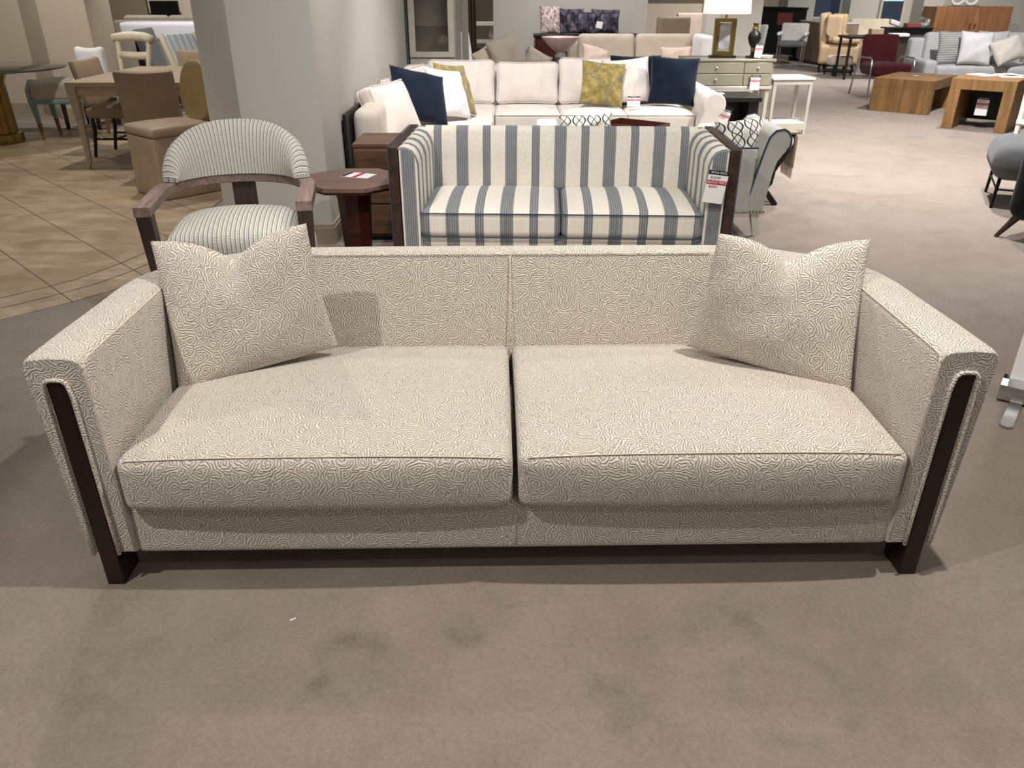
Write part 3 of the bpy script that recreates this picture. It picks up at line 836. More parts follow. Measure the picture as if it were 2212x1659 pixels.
def back_cush(cx, cy, w_, h_, th, yaw, lean, z=.45, mat='ivory'):
    T = Matrix.Translation((cx - OG[0], cy - OG[1], z)) @ Matrix.Rotation(yaw, 4, 'Z') @ Matrix.Rotation(-lean, 4, 'X')
    def f(p):
        u, v = abs(p.x) / (w_ / 2), abs(p.z) / (h_ / 2)
        k = (1 - min(1, u) ** 2.2) * (1 - min(1, v) ** 2.2)
        return Vector((p.x * (1 - .04 * (1 - v)), p.y * (1 + .9 * k), p.z * (1 - .05 * (1 - u ** 2))))
    o = MB().rbox((0, 0, h_ / 2), (w_, th, h_), .045, f, 10, 3, T).build('back_cushion', mat, sx, smooth=180)
    for sy in (-1, 1):
        lp = []
        for q in seam_loop(w_ / 2 - .006, h_ / 2 - .006, .05, 0):
            p = f(Vector((q.x, sy * th / 2 * .86, q.y))); lp.append(T @ (p + Vector((0, 0, h_ / 2))))
        MB().tube(lp, .0038, 6, True).build('piping', 'ivory', o)
    return o
for cx, w_, h_ in ((-.50, .66, .42), (.15, .62, .40), (.77, .62, .44), (1.40, .62, .42)):
    back_cush(cx, 8.30, w_, h_, .13, 0, R(13))
back_cush(-.84, 7.62, .62, .42, .13, R(78), R(14))
back_cush(-.86, 7.0, .62, .42, .13, R(85), R(16))
back_cush(-.86, 6.34, .60, .42, .13, R(72), R(22))
# rolled right arm
ra = []
for y, s in ((7.47, .92), (7.49, 1), (7.8, 1), (8.2, 1), (8.6, 1)):
    prof = []
    for k in range(15):
        a = R(-60) + R(270) * k / 14; prof.append((1.83 + .105 * s * math.cos(a), .55 + .105 * s * math.sin(a)))
    prof = [(1.90, .06), (1.90, .30)] + prof + [(1.71, .40), (1.71, .06)]
    ra.append([(x - OG[0], y - OG[1], z) for x, z in prof])
MB().loft(ra, flip=True).build('arm', 'ivory', sx, smooth=60)
SG = 'throw pillows on the white sectional'
bp('throw_pillow', 'navy velvet pillow on the left wing of the white sectional', (-.70, 6.58, .47), .50, .44, .17, R(42), R(30), 'navy', R(-16), SG)
bp('throw_pillow', 'pale linen pillow leaning just behind the left navy pillow', (-.47, 6.93, .48), .44, .42, .12, R(56), R(25), 'white', R(-10), SG)
bp('throw_pillow', 'gold patterned pillow seen edge-on behind the pale pillow, left wing', (-.42, 7.14, .48), .46, .44, .11, R(62), R(22), 'gold', R(-8), SG)
bp('throw_pillow', 'gold velvet pillow with blue-grey veins on the back row of the sectional', (.84, 7.86, .475), .42, .40, .15, R(6), R(18), 'gold', R(-6), SG)
bp('throw_pillow', 'white linen pillow between the gold and navy pillows, right end of sectional', (1.13, 8.0, .48), .46, .42, .16, R(4), R(20), 'ivory', R(5), SG)
bp('throw_pillow', 'navy velvet pillow leaning at the right arm of the white sectional', (1.52, 7.92, .478), .46, .44, .16, R(-3), R(14), 'navy', R(-3), SG)
bp('throw_pillow', 'navy pillow almost hidden behind the white pillow, right end of sectional', (1.20, 8.18, .50), .50, .42, .12, 0, R(10), 'navy', 0, SG)
price_tag('white price card propped on the sectional seat by the gold pillow', (1.14, 7.78, .545), R(-4), .12, .09, None, R(0), False, lean=R(-20))
price_tag('price card in sleeve hanging below the rolled arm of the white sectional', (1.99, 7.72, .40), R(12), .10, .17, None, R(16))

# ------------------------------------------------------------------ coffee table group behind the loveseat
ct = thing('coffee_table', 'low pale coffee table behind the striped loveseat', 'coffee table', (.72, 6.65, 0))
MB().box(-.70, .80, -.48, .48, .36, .42).build('tabletop', 'silver', ct, bevel=.004)
for x in (-.64, .74):
    for y in (-.42, .42): MB().box(x - .03, x + .03, y - .03, y + .03, 0, .36).build('leg', 'silver', ct, bevel=.003)
tr = thing('tray', 'dark red wood tray on the pale coffee table', 'tray', (1.02, 6.82, .421), R(-38))
MB().box(-.24, .24, -.17, .17, 0, .012).build('base', 'redwood', tr)
for a in ((-.24, .24, -.17, -.155), (-.24, .24, .155, .17), (-.24, -.225, -.155, .155), (.225, .24, -.155, .155)):
    MB().box(*a, .012, .075).build('rim', 'redwood', tr, bevel=.002)
wb = MB().rbox((0, 0, .05), (.17, .17, .10), .03).build('box', 'white', None, smooth=180); wb.location = (.29, 6.80, .421)
tag(wb, 'small white box left of the lattice pillow on the coffee table', 'box')
bp('lumbar_pillow', 'ivory pillow with navy oval lattice showing above the striped loveseat back', (.60, 6.60, .425), .44, .15, .13, R(4), R(10), 'lattice', R(3))

# grey scroll-back chair right of the loveseat
gc = thing('scroll_back_chair', 'pale grey scroll-back chair with navy piping beside striped loveseat', 'chair', (1.47, 5.50, 0))
prof = [(.06, .16), (.18, .16), (.20, .30), (.215, .42), (.235, .50), (.265, .545), (.285, .57), (.305, .60), (.305, .645), (.28, .685), (.25, .70), (.20, .69), (.165, .65), (.14, .56), (.12, .46)]
MB().loft([[(x, y, z) for x, z in prof] for y in (-.34, -.2, 0, .2, .34)], flip=False).build('backrest', 'greyfab', gc, smooth=60)
for y in (-.343, .343):
    MB().tube([(x, y, z) for x, z in [(.06, .17), (.115, .45), (.14, .56), (.165, .65), (.20, .69), (.25, .70), (.28, .685), (.305, .645), (.305, .60), (.285, .57)]], .006, 6).build('piping', 'navy_pipe', gc)
    MB().rbox((-.18, y * .93, .37), (.56, .06, .42), .02).build('arm', 'greyfab', gc, smooth=180)
    MB().tube([(-.455, y * .93 - .03, .585), (.1, y * .93 - .03, .585)], .006, 6).build('piping', 'navy_pipe', gc)
    MB().bar((.165, y * .88, 0), (.14, y * .88, .17), .028, .028, .055, .055).build('leg', 'trimwhite', gc)
    MB().bar((-.40, y * .88, 0), (-.40, y * .88, .17), .028, .028, .055, .055).build('leg', 'trimwhite', gc)
for k in range(5):
    MB().lathe([(.001, 0), (.008, .003), (.001, .006)], 8, T=Matrix.Translation((.10 + .022 * k, -.346, .175)) @ Matrix.Rotation(PI / 2, 4, 'X')).build('nailhead', 'brass', gc)
MB().rbox((-.17, 0, .30), (.60, .58, .26), .05, crown(.26, .3, .29, .03)).build('seat', 'greyfab', gc, smooth=180)
bp('lumbar_pillow', 'ivory pillow with navy oval lattice on the pale grey scroll-back chair', (1.545, 5.36, .455), .36, .27, .14, R(16), R(20), 'lattice', R(4))
ob = thing('ottoman_bench', 'ivory cushioned bench behind the scroll-back chair', 'bench', (1.83, 6.75, 0))
MB().rbox((0, 0, .41), (.55, .45, .12), .05, crown(.12, .27, .22, .03)).build('seat', 'cream', ob, smooth=180)
MB().box(-.24, .24, -.19, .19, .28, .35).build('frame', 'walnut', ob)
for x in (-.2, .2):
    for y in (-.15, .15): MB().bar((x, y, 0), (x, y, .28), .03, .03, .045, .045).build('leg', 'walnut', ob)
# X stool with throw
xs = thing('cross_leg_stool', 'cross-legged black stool with rounded ivory seat behind the scroll-back chair', 'stool', (1.93, 6.22, 0))
MB().rbox((0, 0, .47), (.34, .42, .10), .045).build('seat', 'ivory2', xs, smooth=180)
for y in (-.17, .17):
    MB().tube([(-.14, y, .42), (-.05, y, .26), (-.04, y, .17), (.10, y, 0)], [.022, .02, .02, .022], 8).build('leg', 'black', xs)
    MB().tube([(.14, y, .42), (.05, y, .26), (.04, y, .17), (-.10, y, 0)], [.022, .02, .02, .022], 8).build('leg', 'black', xs)
MB().tube([(0, -.17, .215), (0, .17, .215)], .014, 8).build('stretcher', 'black', xs)
th = thing('throw', 'fringed taupe throw hanging over the cross-legged stool', 'throw', (1.93, 6.22, 0))
MB().rbox((.186, -.05, .40), (.022, .26, .24), .01).build('cloth', 'taupe_leather', th, smooth=180)
MB().rbox((.05, -.05, .536), (.29, .26, .022), .01).build('cloth', 'taupe_leather', th, smooth=180)
fr = MB()
for k in range(14): fr.tube([(.186, -.17 + .0185 * k, .285), (.188, -.17 + .0185 * k + .003, .235), (.187, -.17 + .0185 * k, .20)], [.006, .008, .003], 5)
fo = fr.build('fringe', 'ivory2', th); fo['kind'] = 'stuff'

# ------------------------------------------------------------------ console, lamp, vase, side tables
co = thing('console', 'champagne mirrored console chest behind the right arm of the sectional', 'console', (2.40, 9.52, 0))
MB().box(-.47, .47, -.24, .24, .52, .775).build('body', 'champagne', co, bevel=.004)
MB().box(-.49, .49, -.26, .26, .775, .80).build('top', 'champagne', co, bevel=.004)
MB().box(-.48, .48, -.25, .25, .49, .52).build('apron', 'silver', co, bevel=.004)
for x0, x1 in ((-.45, .145), (.155, .45)):
    for z0, z1 in ((.53, .645), (.655, .765)):
        d = MB().box(x0, x1, -.252, -.24, z0, z1).build('drawer', 'champagne', co, bevel=.003)
        MB().lathe([(.004, 0), (.011, .006), (.011, .014), (.003, .02)], 10, T=Matrix.Translation(((x0 + x1) / 2, -.252, (z0 + z1) / 2)) @ Matrix.Rotation(PI / 2, 4, 'X')).build('knob', 'silver', d)
for x in (-.44, .44):
    for y in (-.21, .21): MB().bar((x, y, 0), (x, y, .49), .03, .03, .045, .045).build('leg', 'silver', co)
tl = thing('table_lamp', 'table lamp with lit white drum shade and open gold frame base', 'lamp', (2.335, 9.45, .801))
MB().box(-.14, .14, -.06, .06, 0, .025).build('base', 'black', tl, bevel=.002)
fm = MB()
fm.box(-.115, -.07, -.03, .03, .025, .40); fm.box(.07, .115, -.03, .03, .025, .40); fm.box(-.07, .07, -.03, .03, .36, .40); fm.box(-.07, .07, -.03, .03, .025, .07)
fm.build('frame', 'brass', tl, bevel=.002)
MB().rbox((0, 0, .215), (.125, .03, .27), .01, lambda p: p + Vector((0, .008 * math.sin(40 * p.x) * math.sin(36 * p.z), 0)), 12).build('shell_panel', 'greystone', tl, smooth=180)
MB().tube([(0, 0, .40), (0, 0, .47)], .012, 8).build('neck', 'brass', tl)
MB().lathe([(.25, .445), (.253, .45), (.235, .80), (.232, .80), (.247, .452)], 40).build('shade', 'shade', tl, smooth=60)
pl = bpy.data.lights.new('bulb', 'POINT'); pl.energy = 14; pl.color = (1, .82, .58); pl.shadow_soft_size = .05
plo = bpy.data.objects.new('bulb', pl); COL.objects.link(plo); plo.parent = tl; plo.location = (0, 0, .58)
vz = thing('vase', 'black and gold baluster vase on the mirrored console', 'vase', (2.66, 9.42, .801))
MB().box(-.06, .06, -.06, .06, 0, .02).build('foot', 'black', vz)
MB().lathe([(.03, .02), (.02, .05), (.022, .10), (.05, .14), (.072, .20), (.062, .25), (.035, .275), (.028, .29)], 20).build('body', 'black', vz)
MB().lathe([(.021, .06), (.026, .065), (.026, .115), (.021, .12)], 16).build('stem_band', 'brass', vz)
MB().lathe([(.028, .288), (.034, .30), (.026, .32), (.03, .335)], 16).build('collar', 'brass', vz)
MB().lathe([(.02, .335), (.034, .345), (.03, .352)], 16).build('lid', 'black', vz)
price_tag('price card leaning against the black and gold vase', (2.70, 9.33, .88), R(5), .08, .14, None, R(3))
dsh = MB().lathe([(.02, 0), (.06, .004), (.075, .03), (.07, .03), (.05, .01), (.01, .008)], 20).build('dish', 'white', None); dsh.location = (2.80, 9.36, .801); tag(dsh, 'small white dish at the right corner of the mirrored console', 'dish')
price_tag('price card hanging from the front of the mirrored console', (2.68, 9.245, .56), 0, .105, .15, None, R(2))
ws = thing('side_table', 'tall silver-white side table with low shelf, right of the console', 'side table', (3.11, 9.50, 0), R(4))
MB().box(-.24, .24, -.22, .22, .585, .605).build('tabletop', 'trimwhite', ws, bevel=.003)
MB().box(-.225, .225, -.205, .205, .535, .585).build('apron', 'silver', ws)
for x in (-.205, .205):
    for y in (-.185, .185): MB().bar((x, y, 0), (x, y, .535), .026, .026, .036, .036).build('leg', 'silver', ws)
sh = MB().box(-.21, .21, -.19, .19, .12, .135).build('shelf', 'trimwhite', ws)
MB().box(-.2, .2, -.2, -.19, .05, .12).build('drawer', 'silver', ws)
bt = thing('end_table', 'black low end table between sectional arm and console', 'end table', (2.22, 8.72, 0))
MB().box(-.29, .33, -.26, .26, .455, .50).build('tabletop', 'black', bt, bevel=.003)
for x in (-.22, .26): MB().box(x - .05, x + .05, -.22, .22, .0, .455).build('leg', 'black', bt)
MB().box(-.17, .21, .12, .14, .0, .455).build('back_panel', 'black', bt)
pp = MB().box(-.10, .10, -.05, .05, 0, .004).build('leaflet', 'paper', None); pp.location = (2.13, 8.78, .501); tag(pp, 'white leaflet lying on the black low end table', 'leaflet')

# ------------------------------------------------------------------ generic furniture
def slab_sofa(name, label, loc, rot, w_, d_, seat, back, mat, nback=2, armh=.6, armw=.16, base=.1):
    t = thing(name, label, 'sofa', loc, rot)
    MB().rbox((0, 0, (base + seat - .14) / 2), (w_ - armw * 2, d_ - .02, seat - .14 - base), .02).build('base', mat, t)
    MB().rbox((0, d_ / 2 - .1, (base + back - .06) / 2), (w_, .2, back - .06 - base), .05).build('back_frame', mat, t, smooth=180)
    for sg in (-1, 1):
        MB().rbox((sg * (w_ - armw) / 2, -.02, (base + armh) / 2), (armw, d_ - .05, armh - base), .05).build('arm', mat, t, smooth=180)
        for y in (-d_ / 2 + .08, d_ / 2 - .08): MB().bar((sg * (w_ / 2 - .08), y, 0), (sg * (w_ / 2 - .08), y, base), .04, .04, .06, .06).build('leg', 'walnut', t)
    iw = (w_ - 2 * armw) / nback
    for k in range(nback):
        cx = -w_ / 2 + armw + iw * (k + .5)
        MB().rbox((cx, -.10, seat - .07), (iw - .006, d_ - .22, .15), .045, crown(.15, iw / 2, d_ / 2, .03)).build('seat_cushion', mat, t, smooth=180)
        T = Matrix.Translation((cx, d_ / 2 - .25, seat)) @ Matrix.Rotation(R(-12), 4, 'X')
        MB().rbox((0, 0, (back - seat) / 2 + .01), (iw - .01, .16, back - seat + .03), .055, lambda p: Vector((p.x, p.y * 1.15, p.z)), 8, 3, T).build('back_cushion', mat, t, smooth=180)
    return t
def dining_chair(label, loc, rot, mat, legmat='black', w_=.48, d_=.46, seat=.47, back=.87, group=None, stretch=True, name='dining_chair'):
    t = thing(name, label, 'chair', loc, rot, group)      # faces -y
    MB().rbox((0, 0, seat - .05), (w_, d_, .11), .035, crown(.11, w_ / 2, d_ / 2, .015)).build('seat', mat, t, smooth=180)
    T = Matrix.Translation((0, d_ / 2 - .03, seat - .02)) @ Matrix.Rotation(R(-9), 4, 'X')
    MB().rbox((0, 0, (back - seat) / 2 + .02), (w_, .07, back - seat + .02), .025, lambda p: p + Vector((0, .10 * (p.x / (w_ / 2)) ** 2 * -.15, .012 * (p.x / (w_ / 2)) ** 2)), 8, 3, T).build('backrest', mat, t, smooth=180)
    xl, yl = w_ / 2 - .04, d_ / 2 - .04
    for sx_ in (-1, 1):
        for sy in (-1, 1):
            yb = sy * yl + (.05 if sy > 0 else 0)
            MB().tube([(sx_ * xl, sy * yl, seat - .08), (sx_ * xl, sy * yl, .25), (sx_ * xl, yb, .0)], [.021, .02, .015], 8).build('leg', legmat, t)
        if stretch: MB().tube([(sx_ * xl, -yl, .17), (sx_ * xl, yl, .17)], .011, 6).build('stretcher', legmat, t)
    if stretch: MB().tube([(-xl, 0, .17), (xl, 0, .17)], .011, 6).build('stretcher', legmat, t)
    return t

# ------------------------------------------------------------------ dining area on the left
gt = thing('glass_table', 'round smoked-glass table on a fluted brass pedestal, far left', 'table', (-5.52, 8.80, .005))
MB().lathe([(.795, .735), (.80, .74), (.80, .748), (.795, .752)], 64).build('tabletop', 'glass', gt)
fl = []
for z, r in ((0, .21), (.09, .21), (.10, .17), (.60, .16), (.68, .20), (.7349, .20)):
    fl.append([(r * (1 + .05 * math.cos(10 * a)) * math.cos(a), r * (1 + .05 * math.cos(10 * a)) * math.sin(a), z) for a in [2 * PI * k / 60 for k in range(60)]])
MB().loft(fl, flip=True).build('pedestal', 'brass', gt, smooth=50)
tc = thing('tub_chair', 'grey low-back chair with blue-grey frame and amber leg tips beside glass table', 'chair', (-4.87, 9.13, .005), R(2))
MB().rbox((0, 0, .395), (.66, .46, .05), .015).build('frame', 'blue_frame', tc)
for sg in (-1, 1):
    MB().prism([(-.22, .38), (.22, .38), (.22, .58), (-.12, .61), (-.22, .52)], -.02, .02, Matrix.Translation((sg * .315, 0, 0)) @ Matrix(((0, 0, 1, 0), (1, 0, 0, 0), (0, 1, 0, 0), (0, 0, 0, 1)))).build('side_panel', 'blue_frame', tc, bevel=.006)
    for y in (-.19, .19):
        MB().bar((sg * .285, y, .17), (sg * .30, y, .38), .035, .035, .05, .05).build('leg', 'blue_frame', tc)
        MB().bar((sg * .27, y, 0), (sg * .285, y, .17), .022, .022, .035, .035).build('leg_tip', 'woodtip', tc)
MB().rbox((0, 0, .50), (.59, .45, .19), .04, crown(.19, .3, .23, .03)).build('seat', 'beige', tc, smooth=180)
dup(tc, 'grey low-back chair at the left frame edge, only its amber-tipped leg showing', (-5.60, 8.22, .005), R(2))
dt = thing('dining_table', 'pale oak dining table with curved tapering legs, left', 'dining table', (-3.40, 8.17, .005))
DW, DD = .55, .79
MB().rbox((0, 0, .73), (2 * DW, 2 * DD, .04), .008).build('tabletop', 'palewood', dt)
for a in ((-DW + .03, DW - .03, -DD + .03, -DD + .06), (-DW + .03, DW - .03, DD - .06, DD - .03), (-DW + .03, -DW + .06, -DD + .06, DD - .06), (DW - .06, DW - .03, -DD + .06, DD - .06)):
    MB().box(*a, .63, .71).build('apron', 'palewood', dt, bevel=.004)
for sx_ in (-1, 1):
    for sy in (-1, 1):
        sec = []
        for z, wv, o in ((.71, .085, 0), (.62, .075, .0), (.45, .058, -.004), (.2, .044, -.004), (.06, .036, .0), (.02, .042, .012), (0, .04, .018)):
            cx, cy = sx_ * (DW - .045 + o), sy * (DD - .045 + o)
            sec.append([(cx - wv / 2, cy - wv / 2, z), (cx + wv / 2, cy - wv / 2, z), (cx + wv / 2, cy + wv / 2, z), (cx - wv / 2, cy + wv / 2, z)])
        MB().loft(sec, flip=True).build('leg', 'palewood', dt, bevel=.004, smooth=50)
DG = 'tan leather dining chairs round the pale oak table'
dining_chair('taupe leather dining chair seen from behind, nearest side of the oak table', (-3.06, 7.20, .005), R(180 + 3), 'taupe_leather', group=DG)
dining_chair('tan dining chair at the left side of the oak table, dark legs showing', (-3.86, 8.14, .005), R(88), 'tan', group=DG)
dining_chair('tan dining chair at the far end of the oak table, only its back top showing', (-3.44, 9.15, .005), R(3), 'tan', group=DG)
sk = thing('skirted_chair', 'tan skirted dining chair with ochre oval back, front of the pier', 'chair', (-2.70, 6.50, .005), R(-42))
MB().rbox((0, -.03, .235), (.46, .50, .47), .02, lambda p: Vector((p.x * (1.0 - .05 * p.z), p.y * (1 - .05 * p.z), p.z))).build('skirt', 'tan', sk, smooth=50)
MB().rbox((0, -.03, .505), (.475, .515, .075), .03, crown(.075, .24, .25, .02)).build('seat', 'tan', sk, smooth=180)
ov = MB(); T = Matrix.Translation((0, .235, .52)) @ Matrix.Rotation(R(-8), 4, 'X')
def oval(p):
    v = p.z / .235
    return Vector((p.x * math.sqrt(max(.02, 1 - abs(v) ** 2.6)), p.y * (1 + .3 * (1 - v * v)), p.z))
ov.rbox((0, 0, .235), (.46, .07, .47), .03, oval, 16, 3, T)
ov.build('backrest', 'yellow', sk, smooth=180)
# chairs beyond the dining table
cc = thing('carved_chair', 'cream painted chair with curved open back beyond the dining table', 'chair', (-4.82, 10.42, 0), R(-20))
MB().rbox((0, 0, .45), (.48, .46, .09), .03).build('seat', 'cream', cc, smooth=180)
for sg in (-1, 1):
    MB().tube([(sg * .20, .20, 0), (sg * .20, .20, .45), (sg * .23, .25, .72), (sg * .25, .29, .93)], [.018, .022, .03, .03], 8).build('back_post', 'cream', cc)
    MB().bar((sg * .2, -.19, 0), (sg * .2, -.19, .42), .03, .03, .045, .045).build('leg', 'cream', cc)
MB().tube([(-.30, .27, .93), (-.15, .32, .95), (0, .335, .955), (.15, .32, .95), (.30, .27, .93)], [.05, .055, .055, .055, .05], 10).build('crest_rail', 'cream', cc, smooth=180)
MB().tube([(-.22, .26, .74), (0, .30, .73), (.22, .26, .74)], .045, 8).build('splat', 'cream', cc, smooth=180)
gh = thing('high_back_chair', 'grey upholstered high-back chair in front of the white bench', 'chair', (-4.54, 11.5, 0), R(92))
MB().rbox((0, 0, .40), (.56, .52, .26), .05).build('seat', 'beige', gh, smooth=180)
T = Matrix.Translation((0, .24, .42)) @ Matrix.Rotation(R(-14), 4, 'X')
MB().rbox((0, 0, .30), (.54, .09, .62), .03, None, 8, 3, T).build('backrest', 'charcoal', gh, smooth=180)
for x in (-.23, .23):
    for y in (-.2, .2): MB().bar((x, y, 0), (x, y, .28), .03, .03, .04, .04).build('leg', 'walnut', gh)
sp = thing('striped_chair', 'pale blue striped chair back with cream edge beside the pier', 'chair', (-3.56, 9.95, 0), R(62))
MB().rbox((0, 0, .42), (.5, .5, .12), .04).build('seat', 'white', sp, smooth=180)
T = Matrix.Translation((0, .22, .44)) @ Matrix.Rotation(R(-22), 4, 'X')
n_ = NT('pale_blue_stripe'); s_ = n_.sep(n_.coord('UV')); k_ = n_.math('LESS_THAN', n_.math('FLOORED_MODULO', s_[0], .09), .04)
M['bluestripe'] = n_.fin(n_.mix(k_, hx('#d5dde2'), hx('#b4bfc4')), .9, 0, .15)
MB().rbox((0, 0, .31), (.42, .06, .60), .02, None, 8, 3, T).build('backrest', 'bluestripe', sp, smooth=180, uv=lambda co, n: (co.x, co.z))
for sg in (-1, 1): MB().rbox((sg * .235, 0, .31), (.04, .065, .62), .012, None, 4, 2, T).build('back_frame', 'cream', sp)
for x in (-.21, .21):
    for y in (-.2, .2): MB().bar((x, y, 0), (x, y, .37), .03, .03, .045, .045).build('leg', 'cream', sp)
wc = thing('slipper_chair', 'white cushioned chair by the tan pier, behind the dining table', 'chair', (-5.02, 9.85, -.03), R(-8))
MB().rbox((0, 0, .42), (.5, .5, .16), .05).build('seat', 'white', wc, smooth=180)
MB().rbox((0, .22, .64), (.36, .12, .50), .05, lambda p: p + Vector((0, 0, .03 * (p.x / .18) ** 2)), 8).build('backrest', 'white', wc, smooth=180)
for x in (-.2, .2):
    for y in (-.2, .2): MB().bar((x, y, 0), (x, y, .35), .03, .03, .04, .04).build('leg', 'walnut', wc)
# far left room
wbn = thing('quilted_bench', 'long white quilted bench on black legs, far left room', 'bench', (-5.15, 13.3, 0))
n_ = NT('white_quilt'); v_ = n_.mapping(n_.coord(), scale=(18, 18, 18), rot=(0, R(45), 0))
ck = n_.node('ShaderNodeTexChecker'); n_.set(ck.inputs[0], v_); ck.inputs[3].default_value = 1; n_.bump(ck.outputs[1], .5, .01)
M['quilt'] = n_.fin(hx('#e6e5ea'), .8)
MB().rbox((0, 0, .90), (1.6, .5, .26), .05).build('seat', 'quilt', wbn, smooth=180)
for x in (-.6, 0, .6): MB().box(x - .04, x + .04, -.15, .15, .25, .77).build('leg', 'black', wbn)
MB().box(-.7, .7, -.2, .2, 0, .25).build('plinth', 'black', wbn)
slab_sofa('far_sofa', 'grey sofa behind the white quilted bench, far left room', (-6.1, 15.7, 0), R(180), 1.9, .9, .5, 1.04, 'beige')
tv = thing('television', 'black flat screen on the far wall of the left room', 'television', (-7.30, 18.30, .5))
MB().box(-.30, .30, 0, .05, .30, .75).build('screen', 'tv', tv, bevel=.005)
MB().box(-.06, .06, 0, .04, .05, .30).build('stand_post', 'black', tv)
MB().box(-.2, .2, -.1, .1, 0, .05).build('stand_foot', 'black', tv)
mc = thing('media_cabinet', 'dark low cabinet under the black screen, far left room', 'cabinet', (-7.6, 18.3, 0))
MB().box(-.7, .7, -.22, .22, .05, .498).build('body', 'brown', mc)
MB().box(-.69, -.01, -.235, -.22, .08, .47).build('door', 'brown', mc, bevel=.003); MB().box(.01, .69, -.235, -.22, .08, .47).build('door', 'brown', mc, bevel=.003)
MB().box(-.65, .65, -.2, .2, 0, .05).build('plinth', 'black', mc)
nl = thing('desk_lamp', 'small lamp with white shade, left edge of the far left room', 'lamp', (-7.35, 15.6, .60))
MB().lathe([(.07, 0), (.07, .02), (.02, .05), (.015, .2)], 16).build('base', 'black', nl)
MB().lathe([(.13, .18), (.11, .36), (.108, .36), (.128, .182)], 24).build('shade', 'paper', nl)
nt = thing('nightstand', 'dark nightstand under the small white lamp, far left room', 'nightstand', (-7.35, 15.6, 0))
MB().box(-.3, .3, -.22, .22, .06, .598).build('body', 'brown', nt); MB().box(-.28, .28, -.235, -.22, .33, .57).build('drawer', 'brown', nt, bevel=.003)
MB().box(-.28, .28, -.2, .2, 0, .06).build('plinth', 'black', nt)

# ------------------------------------------------------------------ display cabinet and gap behind the sectional
dc = thing('display_cabinet', 'tall antique-white display cabinet with glass door behind the sectional', 'cabinet', (-.90, 9.85, 0))
cw = .255
MB().box(-cw, -cw + .025, -.2, .2, 0, 2.3).build('side_panel', 'paint_cream', dc)
MB().box(cw - .025, cw, -.2, .2, 0, 2.3).build('side_panel', 'paint_cream', dc)
MB().box(-cw, cw, .18, .2, 0, 2.3).build('back_panel', 'wall_warm', dc)
MB().box(-cw - .02, cw + .02, -.22, .22, 2.3, 2.36).build('cornice', 'paint_cream', dc)
MB().box(-cw + .025, cw - .025, -.2, .18, 0, .78).build('lower_case', 'paint_cream', dc)
dr = MB()
for a in ((-cw, -cw + .07, .79, 2.28), (cw - .07, cw, .79, 2.28), (-cw + .07, cw - .07, .79, .85), (-cw + .07, cw - .07, 2.2, 2.28)): dr.box(a[0], a[1], -.225, -.2, a[2], a[3])
dro = dr.build('door', 'paint_cream', dc, bevel=.003)
MB().box(-cw + .07, cw - .07, -.215, -.211, .85, 2.2).build('pane', 'clear', dro, smooth=0)
for z in (1.10, 1.45, 1.8): MB().box(-cw + .03, cw - .03, -.18, .17, z, z + .008).build('shelf', 'glass', dc, smooth=0)
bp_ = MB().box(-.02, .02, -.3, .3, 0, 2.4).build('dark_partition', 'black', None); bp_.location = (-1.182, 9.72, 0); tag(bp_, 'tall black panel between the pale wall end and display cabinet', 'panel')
scn = thing('folding_screen', 'pale narrow folding screen right of the display cabinet', 'screen', (-.66, 10.55, 0))
for k in range(2): MB().box(-.05 + .09 * k, .035 + .09 * k, -.015 + .03 * k, .015 + .03 * k, 0, 1.9).build('leaf', 'silver', scn, bevel=.003)
cu = MB(); pts = []
for k in range(17): pts.append((-.09 + .18 * k / 16, .012 * math.sin(k * 1.6)))
cu.prism([(x, y - .006) for x, y in pts] + [(x, y + .006) for x, y in pts[::-1]], 0, 2.2)
cuo = cu.build('curtain', 'brown', None); cuo.location = (-.60, 12.4, 0); tag(cuo, 'dark brown hanging drape seen through the gap right of the display cabinet', 'drape')
fc = dining_chair('grey-white framed chair in the gap right of the display cabinet', (-.50, 11.4, 0), R(60), 'white', 'chrome', back=.95, name='side_chair', stretch=False)
wt = thing('console_table', 'white console table with shelf seen through the gap behind the sectional', 'console', (-.45, 14.6, 0))
MB().box(-.38, .38, -.2, .2, .93, .98).build('tabletop', 'paint_cream', wt); MB().box(-.36, .36, -.18, .18, .66, .71).build('shelf', 'paint_cream', wt)
for x in (-.35, .35):
    for y in (-.17, .17): MB().box(x - .025, x + .025, y - .025, y + .025, 0, .93).build('leg', 'paint_cream', wt)
va = MB().lathe([(.04, 0), (.08, .06), (.07, .13), (.03, .17), (.04, .19)], 20).build('vase', 'white', None); va.location = (-.32, 14.6, .711); tag(va, 'small white vase on the shelf of the white console table', 'vase')
dkc = thing('dark_dresser', 'dark dresser below the white console in the gap', 'dresser', (-.42, 13.9, 0))
MB().box(-.35, .35, -.2, .2, .05, .62).build('body', 'black', dkc); MB().box(-.33, .33, -.215, -.2, .1, .58).build('drawer', 'tv', dkc, bevel=.003); MB().box(-.33, .33, -.18, .18, 0, .05).build('plinth', 'black', dkc)
bk2 = thing('armchair', 'beige chair with loose cushions behind the corner of the white sectional', 'armchair', (-.12, 9.75, 0), R(12))
MB().rbox((0, 0, .30), (.75, .7, .40), .05).build('base', 'cream', bk2, smooth=180)
MB().rbox((0, -.33, .45), (.75, .12, .60), .05).build('backrest', 'cream', bk2, smooth=180)
for sg in (-1, 1): MB().rbox((sg * .33, 0, .4), (.12, .7, .42), .05).build('arm', 'cream', bk2, smooth=180)
for x in (-.3, .3):
    for y in (-.28, .28): MB().bar((x, y, 0), (x, y, .12), .04, .04, .05, .05).build('leg', 'walnut', bk2)
CG = 'loose pillows on the beige chair behind the sectional'
